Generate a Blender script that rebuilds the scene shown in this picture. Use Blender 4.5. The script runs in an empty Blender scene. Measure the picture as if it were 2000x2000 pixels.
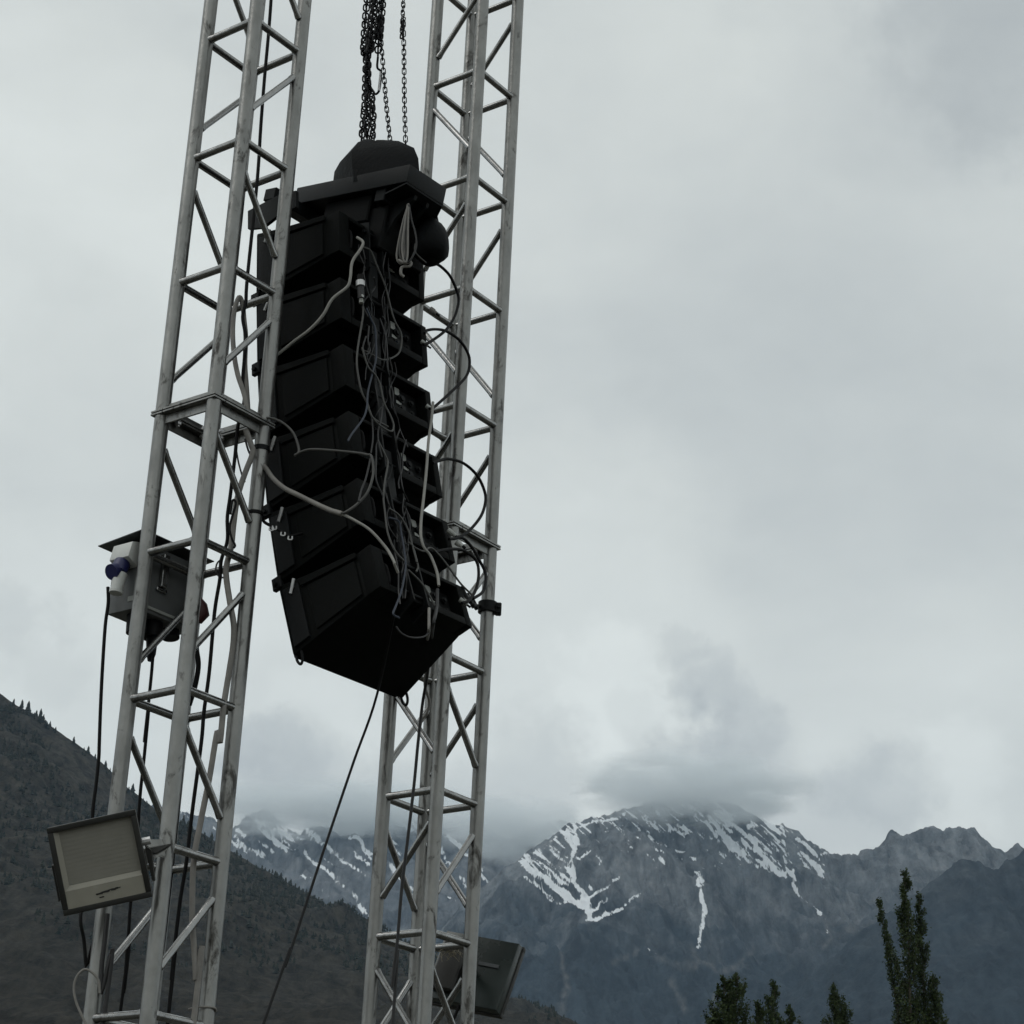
import bpy, bmesh, math, random
import numpy as np
from mathutils import Vector, Matrix, noise as mnoise

# ------------------------------------------------------------------ camera
F_PX, PITCH, ROLL, EYE = 4128.5, 0.3961, 0.0462, 1.6
scene = bpy.context.scene
col = scene.collection
_F = Vector((0, math.cos(PITCH), math.sin(PITCH)))
_U = Vector((0, -math.sin(PITCH), math.cos(PITCH)))
_X = Vector((1, 0, 0))
CR = _X * math.cos(ROLL) + _U * math.sin(ROLL)
CU = -_X * math.sin(ROLL) + _U * math.cos(ROLL)
EYEP = Vector((0, 0, EYE))

cam_data = bpy.data.cameras.new('camera')
cam_data.sensor_width = 36
cam_data.lens = F_PX / 2000 * 36
cam_data.clip_start = 0.1
cam_data.clip_end = 60000
cam = bpy.data.objects.new('camera', cam_data)
col.objects.link(cam)
cam.matrix_world = Matrix(((CR.x, CU.x, -_F.x, 0), (CR.y, CU.y, -_F.y, 0), (CR.z, CU.z, -_F.z, EYE), (0, 0, 0, 1)))
scene.camera = cam


def ray(x, y):
    """direction of a photograph pixel (2000 px square frame)"""
    return _F + CR * ((x - 1000) / F_PX) + CU * ((1000 - y) / F_PX)


def at(x, y, Y):
    """point on that direction at world depth Y"""
    d = ray(x, y)
    return EYEP + d * (Y / d.y)


def on_plane(x, y, p, n):
    d = ray(x, y)
    return EYEP + d * ((p - EYEP).dot(n) / d.dot(n))


# ------------------------------------------------------------------ world, sun, exposure
SUN_EL, SUN_AZ = math.radians(52), math.radians(-112)      # azimuth from +Y, clockwise
world = bpy.data.worlds.new('World')
scene.world = world
world.use_nodes = True
wn, wl = world.node_tree.nodes, world.node_tree.links
wn.clear()


def N(nodes, typ, **kw):
    n = nodes.new(typ)
    for k, v in kw.items():
        if hasattr(n, k):
            setattr(n, k, v)
        else:
            n.inputs[k].default_value = v
    return n


w_out = N(wn, 'ShaderNodeOutputWorld')
w_bg = N(wn, 'ShaderNodeBackground', Strength=0.1)
w_sky = N(wn, 'ShaderNodeTexSky', sky_type='NISHITA', sun_disc=False)
w_sky.sun_elevation = SUN_EL
w_sky.sun_rotation = SUN_AZ
w_sky.air_density = 1.0
w_sky.dust_density = 2.0
w_tc = N(wn, 'ShaderNodeTexCoord')
# broken overcast: soft noise on the direction, stretched sideways towards the horizon
w_map = N(wn, 'ShaderNodeMapping')
w_map.inputs['Scale'].default_value = (1.0, 1.0, 1.8)
wl.new(w_tc.outputs['Generated'], w_map.inputs['Vector'])
w_n1 = N(wn, 'ShaderNodeTexNoise', Scale=4.2, Detail=7.0, Roughness=0.52, Distortion=0.35)
wl.new(w_map.outputs[0], w_n1.inputs['Vector'])
w_n2 = N(wn, 'ShaderNodeTexNoise', Scale=13.0, Detail=6.0, Roughness=0.55, Distortion=0.6)
wl.new(w_map.outputs[0], w_n2.inputs['Vector'])
# direction jittered by noise, for cloud edges
w_nv = N(wn, 'ShaderNodeTexNoise', Scale=16.0, Detail=6.0, Roughness=0.6)
wl.new(w_tc.outputs['Generated'], w_nv.inputs['Vector'])
w_sub = N(wn, 'ShaderNodeVectorMath', operation='SUBTRACT')
w_sub.inputs[1].default_value = (0.5, 0.5, 0.5)
wl.new(w_nv.outputs['Color'], w_sub.inputs[0])
w_scl = N(wn, 'ShaderNodeVectorMath', operation='SCALE')
w_scl.inputs['Scale'].default_value = 0.10
wl.new(w_sub.outputs[0], w_scl.inputs[0])
w_add = N(wn, 'ShaderNodeVectorMath', operation='ADD')
wl.new(w_tc.outputs['Generated'], w_add.inputs[0])
wl.new(w_scl.outputs[0], w_add.inputs[1])
w_dir = N(wn, 'ShaderNodeVectorMath', operation='NORMALIZE')
wl.new(w_add.outputs[0], w_dir.inputs[0])


def math_node(op, a, b=None, clamp=False, nodes=wn, links=wl):
    n = N(nodes, 'ShaderNodeMath', operation=op, use_clamp=clamp)
    for i, v in enumerate((a, b)):
        if v is None:
            continue
        if isinstance(v, (int, float)):
            n.inputs[i].default_value = v
        else:
            links.new(v, n.inputs[i])
    return n.outputs[0]


def cloud_lobe(px, py, radius_deg, amount):
    d = ray(px, py).normalized()
    dot = N(wn, 'ShaderNodeVectorMath', operation='DOT_PRODUCT')
    wl.new(w_dir.outputs[0], dot.inputs[0])
    dot.inputs[1].default_value = d
    mr = N(wn, 'ShaderNodeMapRange', interpolation_type='SMOOTHERSTEP')
    mr.inputs['From Min'].default_value = math.cos(math.radians(radius_deg))
    mr.inputs['From Max'].default_value = 1.0
    mr.inputs['To Min'].default_value = 0.0
    mr.inputs['To Max'].default_value = amount
    wl.new(dot.outputs['Value'], mr.inputs['Value'])
    return mr.outputs[0]


lum = math_node('MULTIPLY_ADD', w_n1.outputs['Fac'], 3.2)
wn[-1].inputs[2].default_value = 5.3
lum = math_node('ADD', lum, math_node('MULTIPLY', w_n2.outputs['Fac'], 0.9))
for args in ((2040, -40, 5.5, -1.7), (1750, 60, 5.0, -0.5), (1650, 700, 9.0, -0.55), (1000, 1250, 8.0, 0.55),
             (180, 1330, 7.0, 0.8), (60, 460, 9.0, 0.8), (210, 800, 4.0, -0.45), (1200, 1390, 2.6, 0.9),
             (1830, 1530, 2.6, 0.8), (620, 1430, 2.2, 0.6), (40, 1190, 1.6, -0.9)):
    lum = math_node('ADD', lum, cloud_lobe(*args))
# grey wisps trailing off the summits
for args in ((1310, 1290, 1.0, -0.7), (1370, 1330, 1.1, -0.6), (1420, 1390, 1.6, -0.6), (1470, 1450, 2.0, -0.7),
             (1420, 1520, 2.2, -0.8), (1240, 1400, 1.1, -0.5), (1330, 1530, 1.9, -0.9), (1640, 1590, 2.6, -0.9),
             (1730, 1540, 1.9, -0.9), (1020, 1560, 2.4, -1.1), (560, 1560, 2.6, -1.2), (780, 1570, 2.6, -1.1),
             (70, 1350, 1.5, -0.5), (500, 1480, 1.4, -0.7)):
    lum = math_node('ADD', lum, cloud_lobe(*args))
lum = math_node('MAXIMUM', lum, 2.0)
w_tint = N(wn, 'ShaderNodeMix', data_type='RGBA')
w_tint.inputs[6].default_value = (0.89, 0.965, 1.0, 1)
w_tint.inputs[7].default_value = (0.965, 1.01, 0.968, 1)
mr = N(wn, 'ShaderNodeMapRange')
mr.inputs['From Min'].default_value = 3.0
mr.inputs['From Max'].default_value = 7.5
wl.new(lum, mr.inputs['Value'])
wl.new(mr.outputs[0], w_tint.inputs[0])
w_cl = N(wn, 'ShaderNodeVectorMath', operation='SCALE')
wl.new(w_tint.outputs[2], w_cl.inputs[0])
wl.new(lum, w_cl.inputs['Scale'])
w_mix = N(wn, 'ShaderNodeMix', data_type='RGBA')
w_mix.inputs[0].default_value = 0.93                      # thickness of the cloud cover
wl.new(w_sky.outputs[0], w_mix.inputs[6])
wl.new(w_cl.outputs[0], w_mix.inputs[7])
wl.new(w_mix.outputs[2], w_bg.inputs['Color'])
wl.new(w_bg.outputs[0], w_out.inputs['Surface'])

sun_data = bpy.data.lights.new('sun', 'SUN')
sun_data.energy = 0.7
sun_data.angle = math.radians(35)
sun_data.color = (1.0, 0.98, 0.95)
sun = bpy.data.objects.new('sun', sun_data)
col.objects.link(sun)
to_sun = Vector((math.sin(SUN_AZ) * math.cos(SUN_EL), math.cos(SUN_AZ) * math.cos(SUN_EL), math.sin(SUN_EL)))
sun.rotation_euler = to_sun.to_track_quat('Z', 'Y').to_euler()
sun.location = (-20, -20, 40)

scene.view_settings.view_transform = 'Standard'
scene.view_settings.look = 'None'
scene.view_settings.gamma = 1
scene.view_settings.exposure = 0.0
scene.render.engine = 'CYCLES'
scene.cycles.use_denoising = True
scene.cycles.max_bounces = 6
scene.cycles.diffuse_bounces = 3
scene.cycles.volume_bounces = 4
scene.cycles.sample_clamp_indirect = 4

random.seed(7)
rng = np.random.default_rng(11)


# ------------------------------------------------------------------ materials
def mat(name, color, rough=0.6, metal=0.0, var=0.25, scale=8.0, bump=0.0, bump_scale=40.0, spec=0.5, dark=None,
        dark_scale=3.0, dark_amount=0.5, dark_lo=0.56, dark_hi=0.70, stretch=(1, 1, 1), coords='Object'):
    m = bpy.data.materials.new(name)
    m.use_nodes = True
    nt = m.node_tree
    nd, lk = nt.nodes, nt.links
    b = nd['Principled BSDF']
    b.inputs['Roughness'].default_value = rough
    b.inputs['Metallic'].default_value = metal
    b.inputs['Specular IOR Level'].default_value = spec
    tc = N(nd, 'ShaderNodeTexCoord')
    mp = N(nd, 'ShaderNodeMapping')
    mp.inputs['Scale'].default_value = stretch
    lk.new(tc.outputs[coords], mp.inputs[0])
    n1 = N(nd, 'ShaderNodeTexNoise', Scale=scale, Detail=5.0, Roughness=0.6)
    lk.new(mp.outputs[0], n1.inputs['Vector'])
    ramp = N(nd, 'ShaderNodeMapRange')
    ramp.inputs['From Min'].default_value = 0.3
    ramp.inputs['From Max'].default_value = 0.7
    ramp.inputs['To Min'].default_value = 1 - var
    ramp.inputs['To Max'].default_value = 1 + var
    lk.new(n1.outputs['Fac'], ramp.inputs['Value'])
    sc = N(nd, 'ShaderNodeVectorMath', operation='SCALE')
    sc.inputs[0].default_value = color[:3]
    lk.new(ramp.outputs[0], sc.inputs['Scale'])
    outc = sc.outputs[0]
    if dark is not None:
        n2 = N(nd, 'ShaderNodeTexNoise', Scale=dark_scale, Detail=8.0, Roughness=0.7, Distortion=0.5)
        lk.new(mp.outputs[0], n2.inputs['Vector'])
        r2 = N(nd, 'ShaderNodeMapRange')
        r2.inputs['From Min'].default_value = dark_lo
        r2.inputs['From Max'].default_value = dark_hi
        r2.inputs['To Max'].default_value = dark_amount
        lk.new(n2.outputs['Fac'], r2.inputs['Value'])
        mx = N(nd, 'ShaderNodeMix', data_type='RGBA')
        lk.new(r2.outputs[0], mx.inputs[0])
        lk.new(outc, mx.inputs[6])
        mx.inputs[7].default_value = (*dark, 1)
        outc = mx.outputs[2]
    lk.new(outc, b.inputs['Base Color'])
    rr = N(nd, 'ShaderNodeMapRange')
    rr.inputs['To Min'].default_value = max(0.05, rough - 0.12)
    rr.inputs['To Max'].default_value = min(1, rough + 0.12)
    lk.new(n1.outputs['Fac'], rr.inputs['Value'])
    lk.new(rr.outputs[0], b.inputs['Roughness'])
    if bump:
        n3 = N(nd, 'ShaderNodeTexNoise', Scale=bump_scale, Detail=4.0, Roughness=0.6)
        lk.new(mp.outputs[0], n3.inputs['Vector'])
        bp = N(nd, 'ShaderNodeBump', Strength=bump, Distance=0.01)
        lk.new(n3.outputs['Fac'], bp.inputs['Height'])
        lk.new(bp.outputs[0], b.inputs['Normal'])
    return m


M = {}
M['alu'] = mat('scuffed_aluminium', (0.232, 0.232, 0.222), 0.36, 0.85, 0.22, 16, 0.2, 60, dark=(0.035, 0.032, 0.028), dark_scale=13,
               dark_amount=0.9, dark_lo=0.555, dark_hi=0.64, stretch=(1, 1, 0.5))
M['alu_brace'] = mat('brace_aluminium', (0.30, 0.30, 0.295), 0.24, 0.95, 0.2, 18, 0.1, 60, dark=(0.06, 0.055, 0.05), dark_scale=12, dark_amount=0.7)
M['black'] = mat('black_cabinet_paint', (0.0038, 0.0045, 0.0042), 0.6, 0, 0.25, 12, 0.25, 260, 0.07)
M['black_panel'] = mat('black_panel_paint', (0.004, 0.0045, 0.0045), 0.55, 0, 0.2, 12, 0.1, 200, 0.10)
M['grille'] = mat('black_grille', (0.004, 0.004, 0.004), 0.6, 0.2, 0.2, 30, 0.4, 500, 0.1)
M['black_steel'] = mat('black_steel', (0.0065, 0.0075, 0.008), 0.5, 0.1, 0.25, 20, 0.1, 120, 0.16)
M['frame_steel'] = mat('black_frame_steel', (0.008, 0.0092, 0.010), 0.5, 0.0, 0.2, 14, 0.1, 120, 0.2)
M['cloth'] = mat('black_cloth_cover', (0.0042, 0.005, 0.0058), 0.65, 0, 0.25, 9, 0.35, 60, 0.12)
M['chain'] = mat('chain_steel', (0.01, 0.01, 0.011), 0.5, 0.3, 0.3, 30, spec=0.2)
M['rubber'] = mat('black_rubber', (0.006, 0.006, 0.0065), 0.6, 0, 0.2, 20, spec=0.15)
M['cable_grey'] = mat('grey_cable', (0.06, 0.06, 0.056), 0.6, 0, 0.25, 20)
M['cable_dim'] = mat('dark_grey_cable', (0.02, 0.02, 0.021), 0.6, 0, 0.25, 20)
M['cable_blue'] = mat('blue_grey_cable', (0.02, 0.028, 0.045), 0.6, 0, 0.25, 20)
M['cable_pale'] = mat('pale_cable', (0.24, 0.235, 0.215), 0.6, 0, 0.2, 14)
M['conduit'] = mat('grey_conduit', (0.20, 0.19, 0.175), 0.6, 0, 0.25, 14)
M['zinc'] = mat('bright_zinc', (0.5, 0.5, 0.5), 0.35, 0.6, 0.2, 20)
M['white_plastic'] = mat('white_plastic', (0.52, 0.53, 0.51), 0.45, 0, 0.12, 12)
M['grey_plastic'] = mat('grey_plastic', (0.30, 0.31, 0.29), 0.5, 0, 0.12, 12)
M['box_grey'] = mat('grey_painted_box', (0.105, 0.11, 0.11), 0.5, 0.1, 0.15, 8, 0.05, 50, dark=(0.05, 0.05, 0.045), dark_scale=6, dark_amount=0.5)
M['hood_grey'] = mat('hood_sheet_steel', (0.06, 0.066, 0.07), 0.5, 0.2, 0.2, 10)
M['blue'] = mat('blue_plastic', (0.008, 0.011, 0.07), 0.45, 0, 0.2, 12)
M['red'] = mat('dark_red_plastic', (0.045, 0.006, 0.007), 0.5, 0, 0.2, 12)
M['lamp_body'] = mat('lamp_housing', (0.018, 0.018, 0.016), 0.5, 0.1, 0.2, 12, 0.05, 60)
M['lamp_beige'] = mat('lamp_reflector_beige', (0.275, 0.262, 0.218), 0.55, 0, 0.08, 14)
M['lamp_board'] = mat('lamp_board_beige', (0.215, 0.207, 0.178), 0.6, 0, 0.1, 9)
M['lamp_line'] = mat('lamp_rib_beige', (0.222, 0.214, 0.184), 0.6, 0, 0.06, 22)
M['lamp_glass_back'] = mat('lamp_back_green_black', (0.022, 0.03, 0.028), 0.28, 0.2, 0.2, 6)
M['print'] = mat('dark_print', (0.02, 0.02, 0.018), 0.7, 0, 0.1, 12)
M['straw'] = mat('pale_straw', (0.3, 0.27, 0.2), 0.9, 0, 0.3, 20)
M['bark'] = mat('poplar_bark', (0.07, 0.06, 0.045), 0.9, 0, 0.3, 8, 0.6, 20)


def leaf_mat(name, c0, c1):
    m = bpy.data.materials.new(name)
    m.use_nodes = True
    nd, lk = m.node_tree.nodes, m.node_tree.links
    b = nd['Principled BSDF']
    b.inputs['Roughness'].default_value = 0.7
    b.inputs['Specular IOR Level'].default_value = 0.15
    g = N(nd, 'ShaderNodeNewGeometry')
    mx = N(nd, 'ShaderNodeMix', data_type='RGBA')
    lk.new(g.outputs['Random Per Island'], mx.inputs[0])
    mx.inputs[6].default_value = (*c0, 1)
    mx.inputs[7].default_value = (*c1, 1)
    lk.new(mx.outputs[2], b.inputs['Base Color'])
    return m


M['leaf'] = leaf_mat('poplar_leaf', (0.013, 0.023, 0.008), (0.042, 0.062, 0.020))
M['needle'] = leaf_mat('conifer_needle', (0.014, 0.019, 0.015), (0.036, 0.042, 0.032))


def ground_mat():
    return mat('dry_valley_ground', (0.06, 0.058, 0.045), 0.9, 0, 0.35, 0.05, dark=(0.05, 0.06, 0.03), dark_scale=0.01, dark_amount=0.8)


def mountain_mat(name, rock, rock2, forest, f_lo, f_hi, scale):
    """rock above, scrub and forest below; snow where the mesh carries it"""
    m = bpy.data.materials.new(name)
    m.use_nodes = True
    nd, lk = m.node_tree.nodes, m.node_tree.links
    b = nd['Principled BSDF']
    b.inputs['Roughness'].default_value = 0.9
    b.inputs['Specular IOR Level'].default_value = 0.1
    tc = N(nd, 'ShaderNodeTexCoord')
    n1 = N(nd, 'ShaderNodeTexNoise', Scale=scale, Detail=8.0, Roughness=0.65, Distortion=0.6)
    lk.new(tc.outputs['Object'], n1.inputs['Vector'])
    r1 = N(nd, 'ShaderNodeMapRange')
    r1.inputs['From Min'].default_value = 0.35
    r1.inputs['From Max'].default_value = 0.65
    lk.new(n1.outputs['Fac'], r1.inputs['Value'])
    rk = N(nd, 'ShaderNodeMix', data_type='RGBA')
    lk.new(r1.outputs[0], rk.inputs[0])
    rk.inputs[6].default_value = (*rock, 1)
    rk.inputs[7].default_value = (*rock2, 1)
    mps = N(nd, 'ShaderNodeMapping')
    mps.inputs['Scale'].default_value = (1.0, 0.25, 0.3)
    mps.inputs['Rotation'].default_value = (0, math.radians(24), 0)
    lk.new(tc.outputs['Object'], mps.inputs[0])
    ns_ = N(nd, 'ShaderNodeTexNoise', Scale=scale * 1.6, Detail=9.0, Roughness=0.7, Distortion=0.4)
    lk.new(mps.outputs[0], ns_.inputs['Vector'])
    rs_ = N(nd, 'ShaderNodeMapRange')
    rs_.inputs['From Min'].default_value = 0.36
    rs_.inputs['From Max'].default_value = 0.64
    rs_.inputs['To Min'].default_value = 0.42
    rs_.inputs['To Max'].default_value = 1.6
    lk.new(ns_.outputs['Fac'], rs_.inputs['Value'])
    # forest below an uneven tree line
    sep = N(nd, 'ShaderNodeSeparateXYZ')
    lk.new(tc.outputs['Object'], sep.inputs[0])
    n2 = N(nd, 'ShaderNodeTexNoise', Scale=scale * 0.35, Detail=9.0, Roughness=0.62, Distortion=1.0)
    lk.new(tc.outputs['Object'], n2.inputs['Vector'])
    hh = math_node('MULTIPLY_ADD', n2.outputs['Fac'], (f_hi - f_lo) * 2.4, nodes=nd, links=lk)
    nd[-1].inputs[2].default_value = -(f_hi - f_lo) * 1.2
    hz = math_node('ADD', sep.outputs['Z'], hh, nodes=nd, links=lk)
    fr = N(nd, 'ShaderNodeMapRange')
    fr.inputs['From Min'].default_value = f_lo
    fr.inputs['From Max'].default_value = f_hi
    fr.inputs['To Min'].default_value = 1
    fr.inputs['To Max'].default_value = 0
    lk.new(hz, fr.inputs['Value'])
    fm = N(nd, 'ShaderNodeMix', data_type='RGBA')
    lk.new(fr.outputs[0], fm.inputs[0])
    lk.new(rk.outputs[2], fm.inputs[6])
    fm.inputs[7].default_value = (*forest, 1)
    mot = N(nd, 'ShaderNodeVectorMath', operation='SCALE')
    lk.new(fm.outputs[2], mot.inputs[0])
    lk.new(rs_.outputs[0], mot.inputs['Scale'])
    at_ = N(nd, 'ShaderNodeAttribute', attribute_name='snow')
    n3 = N(nd, 'ShaderNodeTexNoise', Scale=scale * 4, Detail=4.0, Roughness=0.6)
    lk.new(tc.outputs['Object'], n3.inputs['Vector'])
    s1 = math_node('ADD', at_.outputs['Fac'], math_node('MULTIPLY_ADD', n3.outputs['Fac'], 0.5, nodes=nd, links=lk), nodes=nd, links=lk)
    for q in nd:
        if q.type == 'MATH' and q.operation == 'MULTIPLY_ADD' and abs(q.inputs[1].default_value - 0.5) < 1e-6:
            q.inputs[2].default_value = -0.25
    s2 = N(nd, 'ShaderNodeMapRange', interpolation_type='SMOOTHSTEP')
    s2.inputs['From Min'].default_value = 0.34
    s2.inputs['From Max'].default_value = 0.70
    lk.new(s1, s2.inputs['Value'])
    sm = N(nd, 'ShaderNodeMix', data_type='RGBA')
    lk.new(s2.outputs[0], sm.inputs[0])
    sa = N(nd, 'ShaderNodeAttribute', attribute_name='scree')
    scm = N(nd, 'ShaderNodeMix', data_type='RGBA')
    lk.new(sa.outputs['Fac'], scm.inputs[0])
    lk.new(mot.outputs[0], scm.inputs[6])
    scm.inputs[7].default_value = (0.15, 0.15, 0.145, 1)
    lk.new(scm.outputs[2], sm.inputs[6])
    sm.inputs[7].default_value = (0.86, 0.89, 0.92, 1)
    lk.new(sm.outputs[2], b.inputs['Base Color'])
    n4 = N(nd, 'ShaderNodeTexNoise', Scale=scale * 2.5, Detail=6.0, Roughness=0.7)
    lk.new(tc.outputs['Object'], n4.inputs['Vector'])
    bp = N(nd, 'ShaderNodeBump', Strength=1.0, Distance=14.0)
    lk.new(n4.outputs['Fac'], bp.inputs['Height'])
    lk.new(bp.outputs[0], b.inputs['Normal'])
    return m


# ------------------------------------------------------------------ object helpers
def tag(o, label=None, cat=None, group=None, kind=None):
    for k, v in (('label', label), ('category', cat), ('group', group), ('kind', kind)):
        if v:
            o[k] = v
    return o


def thing(name, label, cat, loc, group=None, matrix=None):
    o = bpy.data.objects.new(name, None)
    o.empty_display_size = 0.1
    col.objects.link(o)
    if matrix is not None:
        o.matrix_world = matrix
    else:
        o.location = loc
    return tag(o, label, cat, group)


def link(name, me, m, parent=None, matrix=None):
    if m is not None and not me.materials:
        me.materials.append(m)
    o = bpy.data.objects.new(name, me)
    col.objects.link(o)
    if parent is not None:
        o.parent = parent
    if matrix is not None:
        o.matrix_local = matrix
    return o


def frame_z(d):
    """rotation whose Z points along d"""
    return d.normalized().to_track_quat('Z', 'Y').to_matrix().to_4x4()


class MB:
    def __init__(self, origin=(0, 0, 0)):
        self.bm = bmesh.new()
        self.o = Vector(origin)

    def tube(self, pts, r, seg=8, caps=True, radii=None):
        pts = [Vector(p) - self.o for p in pts]
        n = len(pts)
        rings = []
        up = None
        for i, p in enumerate(pts):
            t = (pts[min(i + 1, n - 1)] - pts[max(i - 1, 0)]).normalized()
            if up is None:
                up = t.orthogonal().normalized()
            up = (up - t * up.dot(t))
            up = up.normalized() if up.length > 1e-6 else t.orthogonal().normalized()
            s = t.cross(up)
            rr = radii[i] if radii else r
            rings.append([self.bm.verts.new(p + (up * math.cos(a) + s * math.sin(a)) * rr)
                          for a in (2 * math.pi * k / seg for k in range(seg))])
        for a, b in zip(rings, rings[1:]):
            for k in range(seg):
                self.bm.faces.new((a[k], a[(k + 1) % seg], b[(k + 1) % seg], b[k]))
        if caps:
            self.bm.faces.new(rings[0][::-1])
            self.bm.faces.new(rings[-1])
        return self

    def hexa(self, c, bevel=0.0, seg=1):
        """8 corners: bottom loop then top loop"""
        vs = [self.bm.verts.new(Vector(p) - self.o) for p in c]
        fs = [self.bm.faces.new([vs[i] for i in q]) for q in
              ((3, 2, 1, 0), (4, 5, 6, 7), (0, 1, 5, 4), (1, 2, 6, 5), (2, 3, 7, 6), (3, 0, 4, 7))]
        if bevel:
            es = list({e for f_ in fs for e in f_.edges})
            bmesh.ops.bevel(self.bm, geom=es, offset=bevel, segments=seg, affect='EDGES', profile=0.6)
        return self

    def box(self, x0, x1, y0, y1, z0, z1, bevel=0.0, mtx=None, seg=1):
        c = [(x0, y0, z0), (x1, y0, z0), (x1, y1, z0), (x0, y1, z0), (x0, y0, z1), (x1, y0, z1), (x1, y1, z1), (x0, y1, z1)]
        if mtx is not None:
            c = [mtx @ Vector(p) for p in c]
        return self.hexa(c, bevel, seg)

    def prism(self, poly, ext):
        """polygon points extruded by vector ext"""
        a = [self.bm.verts.new(Vector(p) - self.o) for p in poly]
        b = [self.bm.verts.new(Vector(p) + Vector(ext) - self.o) for p in poly]
        n = len(a)
        self.bm.faces.new(a[::-1])
        self.bm.faces.new(b)
        for i in range(n):
            self.bm.faces.new((a[i], a[(i + 1) % n], b[(i + 1) % n], b[i]))
        return self

    def quad(self, pts):
        self.bm.faces.new([self.bm.verts.new(Vector(p) - self.o) for p in pts])
        return self

    def mesh(self, name, smooth=35):
        bmesh.ops.recalc_face_normals(self.bm, faces=self.bm.faces)
        me = bpy.data.meshes.new(name)
        self.bm.to_mesh(me)
        self.bm.free()
        if smooth:
            me.polygons.foreach_set('use_smooth', [True] * len(me.polygons))
            me.set_sharp_from_angle(angle=math.radians(smooth))
        return me

    def build(self, name, m, parent=None, smooth=35):
        return link(name, self.mesh(name, smooth), m, parent)


def smooth_path(pts, sub=6):
    """Catmull-Rom through the points"""
    P = [Vector(p) for p in pts]
    P = [P[0] * 2 - P[1]] + P + [P[-1] * 2 - P[-2]]
    out = []
    for i in range(1, len(P) - 2):
        a, b, c, d = P[i - 1:i + 3]
        for k in range(sub):
            t = k / sub
            out.append(0.5 * ((2 * b) + (c - a) * t + (2 * a - 5 * b + 4 * c - d) * t * t + (3 * b - a - 3 * c + d) * t ** 3))
    out.append(P[-2])
    return out


# ------------------------------------------------------------------ terrain
def vnoise(x, y, seed=0):
    xi, yi = np.floor(x).astype(np.int64), np.floor(y).astype(np.int64)
    fx, fy = x - xi, y - yi
    fx = fx * fx * fx * (fx * (fx * 6 - 15) + 10)
    fy = fy * fy * fy * (fy * (fy * 6 - 15) + 10)

    def h(a, b):
        v = (a * 374761393 + b * 668265263 + seed * 1442695041) & 0xFFFFFFFF
        v = ((v ^ (v >> 13)) * 1274126177) & 0xFFFFFFFF
        return ((v ^ (v >> 16)) & 0xFFFF) / 65535.0
    return (h(xi, yi) * (1 - fx) + h(xi + 1, yi) * fx) * (1 - fy) + (h(xi, yi + 1) * (1 - fx) + h(xi + 1, yi + 1) * fx) * fy


def fbm(x, y, octv=5, seed=0, gain=0.5):
    s, a, t = 0, 1, 0
    for i in range(octv):
        s = s + a * vnoise(x * 2 ** i + 17.3 * i, y * 2 ** i - 9.1 * i, seed + i)
        t += a
        a *= gain
    return s / t


def ridged(x, y, octv=5, seed=0, gain=0.55):
    s, a, t = 0, 1, 0
    for i in range(octv):
        s = s + a * (1 - np.abs(2 * vnoise(x * 2 ** i + 7.7 * i, y * 2 ** i + 3.1 * i, seed + i) - 1))
        t += a
        a *= gain
    return s / t


def project(x, y, z):
    z = z - EYE
    d = y * math.cos(PITCH) + z * math.sin(PITCH)
    u = -y * math.sin(PITCH) + z * math.cos(PITCH)
    a = x * math.cos(ROLL) + u * math.sin(ROLL)
    b = -x * math.sin(ROLL) + u * math.cos(ROLL)
    return 1000 + F_PX * a / d, 1000 - F_PX * b / d


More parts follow.
